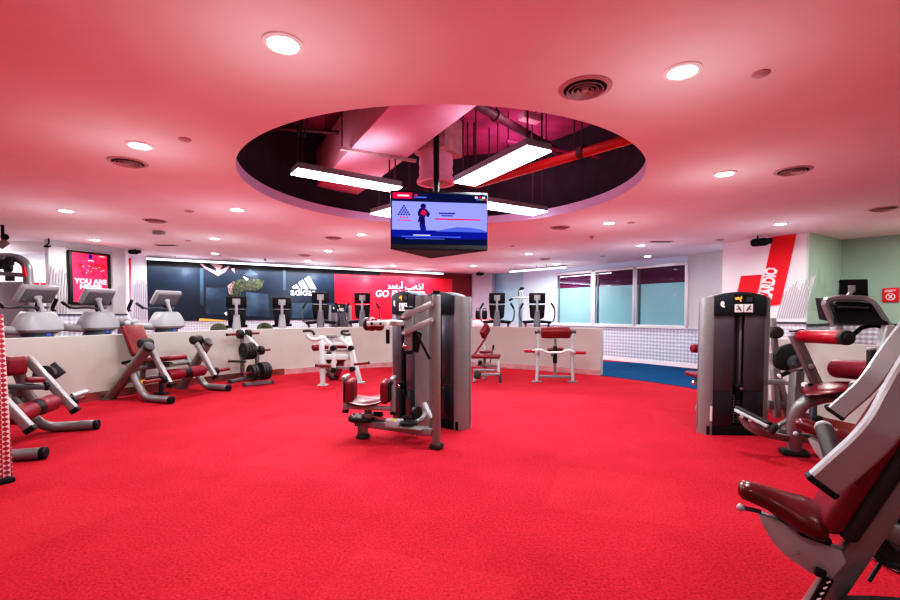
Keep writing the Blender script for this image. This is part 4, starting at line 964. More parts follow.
# seat cradle: crossbar, brackets and saddle
YS = 4.55
c0, c1 = at(343.5,406.5,YS), at(391,408.5,YS-0.04)
mb = MB(); mb.beam(c0, c1, 0.05, 0.045, bev=0.01); P(mb, 'seat_crossbar', 'silver', t)
for x0, x1, yt, yb, nm in ((343.2,343.2,378.5,413,'l'),(391.8,391.8,380,415,'r')):
    a, b = at(x0,yt,YS-0.02), at(x1,yb,YS-0.02)
    mb = MB(); mb.beam(a+V((0,0.1,0)), b+V((0,0.1,0)), 0.055, 0.05, up=(0,1,0), bev=0.012); mb.beam(a, a+V((0,0.22,0)), 0.05, 0.04, bev=0.012); P(mb, 'side_bracket', 'silver2', t)
    mb = MB(); mb.beam(b+V((0,0.1,0.02)), b+V((0,0.1,-0.02)), 0.06, 0.055, up=(0,1,0), bev=0.01); P(mb, 'bracket_cap', 'black', t)
for x0,yt,yb in ((349.5,380,404),(384.5,381,404)):
    a, b = at(x0,yt,YS-0.02), at(x0,yb,YS-0.02)
    mb = MB(); mb.beam(a+V((0,0.08,0)), b+V((0,0.08,0)), 0.085, 0.26, up=(0,1,0), bev=0.035, seg=3); k = P(mb, 'thigh_bolster', 'red', t)
    dx = -0.045 if x0 < 360 else 0.045
    mb = MB(); mb.beam(a+V((dx,0.08,-0.01)), b+V((dx,0.08,0.02)), 0.025, 0.22, up=(0,1,0), bev=0.01); P(mb, 'bolster_backing', 'black', k)
sc = at(366.5,401.5,YS+0.08); rings = []
for i in range(9):
    f = -1+2*i/8; x = sc.x+f*0.175; hh = 0.035+0.035*abs(f)**1.6; w = 0.17*(1-0.15*abs(f)**3)
    rings.append([(x, sc.y+w*math.cos(q), sc.z+hh-0.03+ (0.03 if math.sin(q)>0 else 0.045)*math.sin(q)*(1-0.25*abs(f)**4) + (0.03*math.cos(q) if 1 else 0)*0.3) for q in [2*PI*k/14 for k in range(14)]])
mb = MB(); mb.loft(rings); P(mb, 'saddle_seat', 'redseat', t)
# cam block, pulleys
cb = at(394.5,423,4.5); 
mb = MB(); mb.box(cb, (0.15,0.12,0.075), M4.Rotation(-0.45,3,'Z'), bev=0.008); k = P(mb, 'cam_block', 'lgrey', t)
mb = MB(); mb.box(cb+V((0.0,-0.03,0.04)), (0.04,0.04,0.004), M4.Rotation(-0.45,3,'Z')); P(mb, 'yellow_sticker', 'yellow', k)
mb = MB(); mb.tube([tc+V((0.05,-0.02,0.05)), cb+V((-0.05,0,0.02))], 0.014, 8); P(mb, 'adjuster_rod', 'chrome', t)
mb = MB(); mb.cyl(tc+V((0.13,-0.02,0.05)), tc+V((0.22,-0.05,0.055)), 0.026, bev=0.006); P(mb, 'adjuster_grip', 'black', t)
for px,py,Y,r in ((409,424,4.47,0.085),(408,418.5,4.72,0.065)):
    c = at(px,py,Y); mb = MB(); mb.lathe([(0.001,-0.022),(r,-0.022),(r*0.9,0),(r,0.022),(0.001,0.022)], c, n=26); mb.cyl(c+Z*0.02, c+Z*0.03, 0.02); P(mb, 'flat_pulley', 'iron', t)
c = at(404,428.5,4.45); mb = MB(); mb.box(c+V((0.06,0,0.015)), (0.34,0.15,0.02), M4.Rotation(-0.45,3,'Z'), bev=0.006); P(mb, 'pulley_plate', 'silver', t)
c = at(416.5,412.5,4.62); mb = MB(); mb.lathe([(0.001,-0.022),(0.062,-0.022),(0.054,0),(0.062,0.022),(0.001,0.022)], c, (0.75,-0.66,0), n=26); P(mb, 'upright_pulley', 'iron', t)
mb = MB(); mb.beam(at(424,403,4.55), at(431.5,419,4.45), 0.04, 0.04, bev=0.008); P(mb, 'pulley_bracket', 'lgrey', t)
# four bar linkage and chest arm
Y2 = YP+0.16
for (xa,ya,xb,yb) in ((432.5,304,403.5,316.5),(432.5,320,404,332.5)):
    for off in (-0.05,0.05):
        mb = MB(); a = at(xa,ya,YP)+V((0.0,off*0.9-0.005,0)); b = at(xb,yb,YP+0.05)+V((0,off*0.9,0)); mb.beam(a, b, 0.014, 0.055, bev=0.004)
        P(mb, 'link_bar', 'silver2', t)
    mb = MB()
    for p in (a, b): mb.cyl(p+V((0,-0.115,0)), p+V((0,0.02,0)), 0.017, n=12)
    P(mb, 'pivot_bolts', 'chrome', t)
mb = MB(); mb.beam(at(409,309,YP+0.07), at(408.5,351,YP+0.07), 0.08, 0.07, up=(0,1,0), bev=0.015); P(mb, 'swing_upright', 'silver', t)
mb = MB(); mb.beam(at(408.5,350,YP+0.07), at(408.5,354,YP+0.07), 0.085, 0.075, up=(0,1,0), bev=0.012); mb.beam(at(409,306.5,YP+0.07), at(409,309.5,YP+0.07), 0.085, 0.075, up=(0,1,0), bev=0.01); P(mb, 'upright_caps', 'black', t)
mb = MB(); mb.cyl(at(402,346,YP+0.03), at(407,346,YP+0.03), 0.018, bev=0.005); P(mb, 'pop_pin', 'chrome', t)
mb = MB(); mb.beam(at(414,352,YP+0.1), at(418,331,YP+0.1), 0.05, 0.09, up=(1,0,0), bev=0.02); P(mb, 'link_shroud', 'black', t)
mb = MB(); mb.cyl(at(415.5,331,YP+0.06), at(430,359.5,YP+0.02), 0.012); P(mb, 'gas_spring', 'black', t)
mb = MB(); mb.beam(at(410,322.8,YP+0.08), at(367,323.8,YP+0.13), 0.05, 0.052, bev=0.012); P(mb, 'chest_arm', 'whitep', t)
mb = MB()
for px in (371.5,380.5): mb.cyl(at(px,323.7,YP+0.08), at(px,323.7,YP+0.14), 0.012)
P(mb, 'adjustment_holes', 'black', t)
pc = at(371,324,YP+0.19)
mb = MB(); mb.cyl(pc+V((-0.03,0.01,0)), pc+V((0.05,-0.02,0)), 0.068, bev=0.03); mb.cyl(pc+V((0.05,-0.02,-0.01)), pc+V((0.12,-0.05,-0.01)), 0.055, bev=0.025); P(mb, 'chest_pad', 'red', t)
mb = MB(); mb.cyl(pc+V((-0.055,0.02,0)), pc+V((-0.03,0.01,0)), 0.066, bev=0.012); P(mb, 'pad_backing', 'dkgrey', t)
mb = MB(); mb.tube(fil([at(396,321.5,YP+0.06), at(388.5,321.5,YP+0.03), at(387.8,332,YP+0.03)],0.06), 0.017); P(mb, 'handle_hook', 'whitep', t)
mb = MB(); mb.cyl(at(387.8,329.5,YP+0.03), at(387.8,343.5,YP+0.03), 0.018, bev=0.004); P(mb, 'handle_grip', 'black', t)

# ================================================================== PLATE-LOADED LEG MACHINES (left)
def make_leg_machine(name, label, curl=False):
    """x = towards the room centre, y = left, z up; origin midway between the two front feet"""
    t = T(name, label, 'exercise machine')
    for s in (-1,1):
        y = s*0.54
        mb = MB(); mb.tube(fil([(-0.80,y*0.93,0.53),(-0.62,y,0.25),(-0.47,y,0.055),(0.0,y,0.055)],0.16), 0.052, 12); k = P(mb, 'front_leg', 'silver', t)
        mb = MB(); mb.cyl((-0.02,y,0.055), (0.03,y,0.055), 0.056, bev=0.015); P(mb, 'foot_cap', 'black', k)
        mb = MB(); x1, x0, z1_ = (-0.40, -1.17 if s < 0 else -0.96, 0.79) if not curl else (-0.62, -1.2, 0.52)
        mb.cyl((x1,y,z1_), (x0,y,0.02), 0.072, n=14); k = P(mb, 'slanted_tube', 'bronze', t)
        mb = MB(); mb.cyl((x0-0.01,y,0.0), (x0-0.01,y,0.025), 0.10, 0.09, bev=0.008); P(mb, 'base_plate', 'dkgrey', k)
        mb = MB(); mb.cyl((x1-0.02,y,z1_-0.015), (x1+0.035,y,z1_+0.03), 0.076, bev=0.014); P(mb, 'tube_cap', 'dkgrey', k)
        ys = s*0.42
        mb = MB(); mb.beam((-0.55,ys,0.83), (-0.14,ys,0.25), 0.07, 0.085, bev=0.02, seg=3); k = P(mb, 'swing_arm', 'silver2', t)
        mb = MB(); mb.beam((-0.155,ys,0.27), (-0.125,ys,0.228), 0.075, 0.09, bev=0.012); P(mb, 'arm_cap', 'black', k)
        if not curl or s < 0:
            mb = MB(); mb.cyl((-0.55,ys+s*0.13,0.84), (-0.55,ys-s*0.06,0.84), 0.075, bev=0.03); P(mb, 'pivot_bumper', 'rubber', t)
        if curl and s < 0: continue
        mb = MB(); mb.cyl((-0.20,ys,0.33), (-0.20,ys+s*0.36,0.33), 0.024, n=10); k = P(mb, 'plate_horn', 'rust', t)
        mb = MB(); mb.cyl((-0.20,ys+s*0.03,0.33), (-0.20,ys+s*0.10,0.33), 0.06, bev=0.012); P(mb, 'horn_collar', 'black', k)
    # roller pads
    for s in (-1,1):
        mb = MB(); mb.cyl((-0.30,s*0.055,0.36), (-0.30,s*0.34,0.36), 0.085, bev=0.025); P(mb, 'roller_pad', 'red', t)
    mb = MB(); mb.cyl((-0.30,-0.07,0.36), (-0.30,0.07,0.36), 0.078, bev=0.02); P(mb, 'roller_hub', 'black', t)
    mb = MB(); mb.cyl((-0.30,-0.44,0.36), (-0.30,0.44,0.36), 0.02, n=8); P(mb, 'roller_axle', 'chrome', t)
    # spine frame
    mb = MB(); mb.tube(fil([(-1.02,-0.15,0.06),(-0.98,-0.15,0.44),(-0.80,-0.15,0.50),(-0.42,-0.15,0.50)],0.1), 0.04); P(mb, 'spine_tube', 'silver', t)
    mb = MB(); mb.tube([(-0.75,-0.52,0.46),(-0.75,0.52,0.46)], 0.035); mb.tube([(-1.02,-0.52,0.26),(-1.02,0.52,0.26)], 0.035); P(mb, 'cross_tube', 'silver', t)
    mb = MB(); mb.tube([(-0.80,0,0.48),(-0.80,0,0.03)], 0.03); mb.box((-0.80,0,0.02), (0.2,0.12,0.04), bev=0.012); P(mb, 'centre_foot', 'dkgrey', t)
    if not curl:
        mb = MB(); mb.box((-0.56,-0.15,0.585), (0.60,0.34,0.075), M4.Rotation(-0.10,3,'Y'), bev=0.035, seg=3); P(mb, 'seat', 'rust', t)
        R = M4.Rotation(-0.42,3,'Y')
        mb = MB(); mb.box((-0.98,-0.24,0.865), (0.085,0.34,0.50), R, bev=0.035, seg=3); k = P(mb, 'backrest', 'rust', t)
        mb = MB(); mb.box((-1.035,-0.24,0.845), (0.03,0.22,0.36), R, bev=0.01); P(mb, 'backrest_plate', 'dkgrey', k)
        mb = MB(); mb.tube([(-0.90,-0.2,0.48),(-1.06,-0.24,0.84)], 0.03); P(mb, 'back_tube', 'silver', t)
        for s in (-1,1):
            mb = MB(); mb.tube(fil([(-0.95,-0.2+s*0.2,0.48),(-0.98,-0.2+s*0.28,0.54),(-0.84,-0.2+s*0.28,0.57)],0.05), 0.016); k = P(mb, 'side_handle', 'chrome', t)
            mb = MB(); mb.cyl((-0.98,-0.2+s*0.28,0.54), (-0.82,-0.2+s*0.28,0.575), 0.022, bev=0.006); P(mb, 'grip', 'black', k)
        mb = MB(); mb.box((-0.58,0.58,0.74), (0.19,0.05,0.19), M4.Rotation(0.6,3,'Y'), bev=0.008); P(mb, 'instruction_plate', 'dkgrey', t)
        mb = MB(); mb.box((-0.60,-0.48,0.28), (0.05,0.06,0.05)); P(mb, 'yellow_sticker', 'yellow', t)
    return t
lex = make_leg_machine('leg_extension_machine', 'plate-loaded leg extension with leaning rust-red backrest, against the left half wall')
place(lex, (-3.80,6.97,0), math.atan2(-0.29,0.955))
lcu = make_leg_machine('leg_curl_machine', 'plate-loaded leg curl with burgundy arm pads and rollers, foremost machine at the left edge', True)
place(lcu, (-3.76,4.52,0), math.atan2(0.30,0.95))
# the curl's own pads, measured on the machine where it stands
def W(px,py,Y): return at(px,py,Y)
mb = MB(); mb.beam(W(2,366.5,4.5), W(26,365,4.72), 0.10, 0.20, bev=0.045, seg=3); P(mb, 'chest_pad', 'red', lcu)
mb = MB(); mb.tube([W(18,372,4.72), W(28,395,4.85), W(40,408,4.9)], 0.05); P(mb, 'pad_support', 'silver', lcu)
mb = MB(); mb.beam(W(3,386.5,4.3), W(46,387,4.55), 0.07, 0.05, bev=0.012); k = P(mb, 'arm_rail', 'dkgrey', lcu)
mb = MB(); mb.cyl(W(44,386,4.54), W(49,386,4.57), 0.045, bev=0.01); P(mb, 'rail_cap', 'black', k)
mb = MB(); mb.beam(W(25,380,4.42), W(44,379.5,4.54), 0.12, 0.05, bev=0.02); P(mb, 'elbow_pad', 'red', lcu)
mb = MB(); mb.beam(W(48,389,4.9), W(57,382,4.95), 0.12, 0.07, bev=0.03); P(mb, 'elbow_pad', 'red', lcu)
mb = MB(); mb.prism([(0.11*math.cos(q),0.11*math.sin(q)) for q in [PI*k/10 for k in range(11)]], W(45,375.5,5.0), (1,0.2,0.1), (0,0,1), 0.05); P(mb, 'cam_quadrant', 'dkgrey', lcu)
mb = MB(); mb.beam(W(50,374,5.05), W(61,367,5.1), 0.05, 0.16, bev=0.006); P(mb, 'instruction_plate', 'dkgrey', lcu)
mb = MB(); mb.cyl(W(72,396,5.0), W(87,391.5,5.15), 0.03); P(mb, 'plate_peg', 'silver2', lcu)
mb = MB(); mb.cyl(W(58,423,4.35), W(5,458,3.95), 0.0, 0.0) if False else mb.box(W(60,396,4.95), (0.05,0.05,0.05), bev=0.01); P(mb, 'latch', 'black', lcu)

# ================================================================== WEIGHT PLATE TREE
def onp(px, py, z): return onz(px, py, z)
t = T('weight_plate_tree', 'A-frame rack with black weight plates standing by the half wall', 'weight rack', (-3.6,8.35,0))
TX = V((0.84,-0.54,0)); TY = V((0.54,0.84,0))
rp, fp = at(242.5,377,8.75), at(257.5,383,8.35); rp.z = fp.z = 0.0
mb = MB(); mb.beam(rp+Z*0.05, V((rp.x,rp.y,at(244,331,8.7).z)), 0.07, 0.06, up=tuple(TY), bev=0.01); P(mb, 'rear_post', 'bronze', t)
mb = MB(); mb.beam(fp+Z*0.05, V((fp.x,fp.y,at(257.5,346,8.35).z)), 0.06, 0.06, up=tuple(TY), bev=0.01); P(mb, 'front_post', 'grey', t)
mb = MB(); mb.beam(V((rp.x,rp.y,at(243.5,330.5,8.7).z)), V((fp.x+0.01,fp.y-0.01,at(258,347,8.35).z)), 0.05, 0.06, bev=0.01); P(mb, 'sloping_rail', 'whitep', t)
for a, b in ((onz(229.5,383.5), onz(247,380)),(onz(244,386.5), onz(272,383.5))):
    mb = MB(); mb.beam(a+Z*0.035, b+Z*0.035, 0.07, 0.06, bev=0.012); k = P(mb, 'foot_rail', 'grey', t)
    d = (b-a).normalized()
    mb = MB(); mb.beam(a-d*0.015+Z*0.033, a+d*0.03+Z*0.033, 0.075, 0.065, bev=0.01); P(mb, 'end_cap', 'dkgrey', k)
    mb = MB(); mb.beam(b-d*0.03+Z*0.033, b+d*0.015+Z*0.033, 0.075, 0.065, bev=0.01); P(mb, 'end_cap', 'dkgrey', k)
mb = MB(); mb.beam(rp+Z*0.08, fp+Z*0.08, 0.05, 0.05, bev=0.01); P(mb, 'tie_rail', 'grey', t)
def peg(a, b, m='rust'):
    a, b = V(a), V(b); mb = MB(); mb.cyl(a, b, 0.022, n=10, bev=0.004); k = P(mb, 'plate_peg', m, t)
    mb = MB(); d = (b-a).normalized(); mb.cyl(b-d*0.005, b+d*0.02, 0.026, n=12, bev=0.005); P(mb, 'peg_tip', 'black' if m == 'rust' else 'rust', k); return (a,b)
def plate(c, ax, r, th, lab, group='weight plates on the A-frame rack'):
    c = V(c); ax = V(ax).normalized()
    tt = T('weight_plate', lab, 'weight plate', c, group=group)
    mb = MB(); mb.lathe([(0.026,-th/2),(r*0.30,-th/2),(r*0.34,-th*0.30),(r*0.78,-th*0.30),(r*0.84,-th/2),(r*0.97,-th/2),(r,-th*0.3),(r,th*0.3),(r*0.97,th/2),(r*0.84,th/2),(r*0.78,th*0.30),(r*0.34,th*0.30),(r*0.30,th/2),(0.026,th/2)], c, ax, 32, True); P(mb, 'plate_disc', 'iron', tt)
    mb = MB(); mb.lathe([(0.027,-th/2-0.003),(0.048,-th/2-0.003),(0.048,th/2+0.003),(0.027,th/2+0.003)], c, ax, 20, True); P(mb, 'hub_ring', 'dkgrey', tt)
    return tt
PAX = V((0.60,0.80,0))          # the pegs run across the rack
def row(px, py, Y, n, r, th, lab, before=0.06, after=0.08):
    p0 = at(px, py, Y); g = th+0.008
    peg(p0+PAX*(g*(n-1)+after), p0-PAX*before)
    for k in range(n): plate(p0+PAX*(g*k), PAX, r, th, lab)
row(244, 351.3, 8.12, 4, 0.155, 0.042, 'large black plate in the row of four on the middle peg of the rack', 0.03)
row(259.5, 350.3, 8.36, 2, 0.085, 0.035, 'small black plate of the pair on the outer middle peg of the rack', 0.02, 0.17)
row(251.5, 372.9, 8.0, 2, 0.145, 0.045, 'black plate of the left pair on the bottom peg of the rack', 0.17)
row(261, 371.2, 8.16, 3, 0.160, 0.045, 'large black plate of the right three on the bottom peg of the rack', 0.02, 0.05)
row(239, 334.2, 8.5, 2, 0.085, 0.035, 'small black plate of the left pair on the top peg of the rack', 0.22)
row(247.3, 333.6, 8.62, 2, 0.080, 0.032, 'small black plate of the right pair on the top peg of the rack', 0.02, 0.20)
peg(at(246,361.5,8.7), at(229.5,361.3,8.5), 'iron')

# ================================================================== WHITE PLATE-LOADED ROW/PRESS (back left of centre)
t = T('plate_press_machine', 'white-framed plate-loaded press with dark hooked handles in front of the half wall', 'exercise machine', (-1.95,8.2,0))
YA, YB = 8.05, 8.35
for (x0,y0,x1,y1,Y) in ((321.3,335.5,323,384.5,YA),(347.8,335,360,382,YB)):
    a, b = at(x0,y0,Y+0.1), at(x1,y1,Y)
    b.z = 0.02
    mb = MB(); mb.beam(a, b, 0.088, 0.075, up=(0,1,0), bev=0.018, seg=3); k = P(mb, 'front_leg', 'whitep', t)
    mb = MB(); mb.box((b.x,b.y,0.012), (0.17,0.15,0.024), bev=0.008); P(mb, 'foot_plate', 'lgrey', k)
for pts, hk in (([(321,338.5),(314,340),(308.5,337.5),(307,334)],[(314.5,335),(312.5,331),(309,330.6),(303,331)]),([(347,341),(342,340),(341,336)],[(350.5,334.5),(346,335),(341.5,333.5),(342,331),(349,330.8)])):
    Y = YA-0.25 if pts[0][0] < 330 else YB-0.25
    mb = MB(); mb.tube(fil([at(a,b,Y) for a,b in pts],0.06), 0.034, 12); P(mb, 'handle_arm', 'whitep', t)
    mb = MB(); mb.tube(fil([at(a,b,Y) for a,b in hk],0.04), 0.022, 8); P(mb, 'hook_handle', 'rubber', t)
for pts, Y in (([(323,337),(333.5,348),(334,370)],YA-0.3),([(340,338),(351,348),(352.5,369)],YB-0.35)):
    q = [at(a,b,Y) for a,b in pts]
    mb = MB(); mb.beam(q[0], q[1], 0.06, 0.06, bev=0.015); P(mb, 'upper_lever', 'whitep', t)
    mb = MB(); mb.beam(q[1]+Z*0.03, q[2], 0.055, 0.06, up=(0,1,0), bev=0.015); P(mb, 'lower_lever', 'whitep', t)
    for p in (q[1], q[2]):
        mb = MB(); mb.cyl(p+V((0,-0.06,0)), p+V((0,0.06,0)), 0.048, bev=0.01); P(mb, 'bushing', 'black', t)
mb = MB(); mb.beam(at(322,344,8.3), at(350,344,8.5), 0.07, 0.06, bev=0.01); mb.beam(at(324,357,8.3), at(352,357,8.5), 0.08, 0.10, bev=0.012); P(mb, 'cross_member', 'whitep', t)
mb = MB(); mb.beam(at(325,350,8.3), at(350,350.5,8.5), 0.04, 0.04, bev=0.01); P(mb, 'thin_cross_rail', 'silver', t)
for a, b in (((331,366),(316,365.5)),((354,364.5),(369,362.7))):
    mb = MB(); mb.cyl(at(*a,8.05), at(*b,8.0), 0.024, n=10); k = P(mb, 'plate_peg', 'rust', t)
    mb = MB(); mb.cyl(at(b[0]-0.6*(1 if b[0]<330 else -1)*-1,b[1],8.0), at(b[0]+0.6*(1 if b[0]>330 else -1),b[1],8.0), 0.028, n=10); P(mb, 'peg_tip', 'black', k)
mb = MB(); mb.beam(at(325,367.5,8.4), at(352,367.5,8.5), 0.05, 0.05, bev=0.01); mb.beam(at(326,368,8.5), at(333,376,8.55), 0.07, 0.06, bev=0.012); P(mb, 'lower_frame', 'silver', t)
mb = MB(); mb.cyl(at(313,347.8,8.5), at(319,347.3,8.6), 0.062, bev=0.02); mb.cyl(at(324,347,8.65), at(327,347,8.7), 0.062, bev=0.02); P(mb, 'side_pad', 'rust', t)
mb = MB(); mb.beam(at(336,346,8.6), at(347,346,8.7), 0.10, 0.085, bev=0.03, seg=3); P(mb, 'chest_pad', 'red', t)
mb = MB(); mb.beam(at(335.5,377,8.75), at(341.5,361,8.85), 0.14, 0.10, up=(0,1,0), bev=0.04, seg=3); mb.beam(at(337,360,8.85), at(345,358.5,8.9), 0.3, 0.09, bev=0.03); P(mb, 'seat_pad', 'red', t)
mb = MB(); mb.cyl(at(327.5,357,8.8), at(330.5,357,8.8), 0.13, bev=0.02, n=24); P(mb, 'rear_pulley', 'iron', t)
mb = MB(); mb.tube(fil([at(325,372,8.6),at(332,378,8.75),at(338,376,8.85)],0.1), 0.05); P(mb, 'rear_frame', 'silver', t)
mb = MB(); mb.beam(at(326.5,336.7,8.3), at(337,336.5,8.3), 0.03, 0.055, bev=0.006); P(mb, 'instruction_plate', 'grey', t)
mb = MB(); mb.beam(at(331,338,8.33), at(335,346,8.45), 0.07, 0.05, bev=0.012); P(mb, 'plate_stem', 'whitep', t)

# ================================================================== PREACHER CURL BENCH with its bar
t = T('preacher_curl_bench', 'preacher curl bench with a burgundy arm pad before the right end of the half wall', 'bench', (1.95,8.5,0))
YP1 = 8.42
pa, pb = at(541.5,332.8,YP1), at(571.5,332.8,YP1)
mb = MB(); mb.beam(pa+V((0,0.05,0)), pb+V((0,0.05,0)), 0.16, 0.19, up=(0,-0.55,1), bev=0.05, seg=3); P(mb, 'arm_pad', 'rust', t)
for pts in ([(537.3,333),(538.8,343),(537.8,360),(536.6,380.5)],[(573.2,333),(572,343),(572,360),(572.6,381)]):
    q = [at(a,b,YP1+0.02) for a,b in pts]; q[-1].z = 0.03
    mb = MB(); mb.tube(fil(q,0.2), 0.029, 10); k = P(mb, 'side_upright', 'lgrey', t)
    e = q[-1]; mb = MB(); mb.box((e.x,e.y,0.012), (0.17,0.12,0.024), bev=0.008); P(mb, 'foot_plate', 'grey', k)
    mb = MB(); mb.cyl(q[0]+V((-0.045,0,0.02)), q[0]+V((0.045,0,0.02)), 0.035, bev=0.008); P(mb, 'bar_cradle', 'dkgrey', k)
mb = MB(); mb.beam(at(538,376.3,YP1+0.1), at(573,377,YP1+0.1), 0.06, 0.05, bev=0.01); P(mb, 'base_crossbar', 'grey', t)
mb = MB(); mb.beam(at(555,339,YP1+0.2), at(555,375.5,YP1+0.2), 0.05, 0.05, up=(0,1,0), bev=0.01); P(mb, 'centre_post', 'silver', t)
mb = MB(); mb.beam(at(555,346,YP1+0.19), at(555,363,YP1+0.19), 0.07, 0.07, up=(0,1,0), bev=0.012); P(mb, 'post_sleeve', 'black', t)
mb = MB(); mb.beam(at(548,349.5,YP1+0.35), at(562.5,349.3,YP1+0.35), 0.24, 0.07, bev=0.03, seg=3); P(mb, 'seat', 'rust', t)
mb = MB(); mb.cyl(at(551,355,YP1+0.16), at(553.5,355,YP1+0.16), 0.02); P(mb, 'pop_pin', 'dkgrey', t)
bar = T('curl_bar', 'zigzag white curl bar with red end sleeves lying across the preacher bench', 'barbell', at(554,352,YP1-0.08))
Yb = YP1-0.08
mb = MB(); mb.tube(fil([at(a,b,Yb) for a,b in ((532.5,350.8),(541,349.3),(547.5,352.8),(554.5,352.3),(561,352.6),(568,349.6),(575.5,352.6))],0.05), 0.021, 8); P(mb, 'bent_shaft', 'whitep', bar)
for a, b in (((524,351),(534,351.3)),((574.5,352.8),(585.8,353))):
    mb = MB(); mb.cyl(at(*a,Yb), at(*b,Yb), 0.026, n=12, bev=0.006); P(mb, 'end_sleeve', 'redbright', bar)
for px, py in ((534.3,351.1),(574.6,352.8)):
    mb = MB(); mb.cyl(at(px-0.5,py,Yb), at(px+0.5,py,Yb), 0.044, n=12); P(mb, 'collar', 'chrome', bar)

# ================================================================== ABDOMINAL BENCH behind the towers
t = T('back_extension_bench', 'small white-framed bench with a tilted burgundy pad, just right of the two towers', 'bench', (0.7,8.8,0))
mb = MB(); mb.beam(at(482,336,8.75), at(488,326.3,8.85), 0.24, 0.10, up=(0.9,-0.3,0), bev=0.04, seg=3); P(mb, 'tilted_pad', 'rust', t)
mb = MB(); mb.tube(fil([at(487,333,8.8),at(485.5,338,8.8),at(473.5,356,8.75)],0.05), 0.02); P(mb, 'pad_arm', 'red', t)
mb = MB(); mb.beam(at(484.5,339.5,8.85), at(484.5,374.5,8.85), 0.055, 0.05, up=(0,1,0), bev=0.01); P(mb, 'centre_post', 'lgrey', t)
mb = MB(); mb.beam(at(472,356,8.7), at(500.5,356,8.6), 0.28, 0.075, bev=0.03, seg=3); P(mb, 'seat', 'rust', t)
mb = MB(); mb.beam(at(480,351.5,8.9), at(493,351.5,8.85), 0.2, 0.05, bev=0.02); P(mb, 'rear_pad', 'rust', t)
mb = MB(); mb.beam(at(498.7,358,8.55), at(498.7,372,8.5), 0.05, 0.045, up=(0,1,0), bev=0.01); P(mb, 'seat_leg', 'lgrey', t)
mb = MB(); mb.beam(at(500,373,8.42), V((at(500.3,382,8.38).x,8.38,0.0)), 0.05, 0.05, up=(0,1,0), bev=0.012); P(mb, 'rubber_foot', 'rubber', t)
for a, b, Y in (((473,370),(499,370),8.7),((473,375),(500,374),8.5),((476,365),(498,366),8.8)):
    mb = MB(); mb.beam(at(*a,Y), at(*b,Y-0.1), 0.05, 0.05, bev=0.01); P(mb, 'base_rail', 'silver', t)
mb = MB(); mb.tube([at(490,363,8.5),at(493.3,346,8.55)], 0.013); k = P(mb, 'lever', 'dkgrey', t)
mb = MB(); mb.cyl(at(492.8,349.5,8.54), at(493.5,345,8.55), 0.02, bev=0.005); P(mb, 'lever_grip', 'black', k)
mb = MB(); mb.beam(at(474,374,8.2), at(481,376,8.2), 0.06, 0.14, bev=0.03); P(mb, 'floor_block', 'rubber', t)
mb = MB(); mb.ell(at(480,362.5,8.6), (0.045,0.045,0.045)); P(mb, 'adjuster_knob', 'black', t)
mb = MB(); mb.tube([at(484.5,374.5,8.85), V((at(484.5,377,8.8).x,8.8,0.0))], 0.03); mb.tube([at(474.5,375,8.5), V((at(474.5,380,8.4).x,8.4,0.0))], 0.03); P(mb, 'support_foot', 'grey', t)

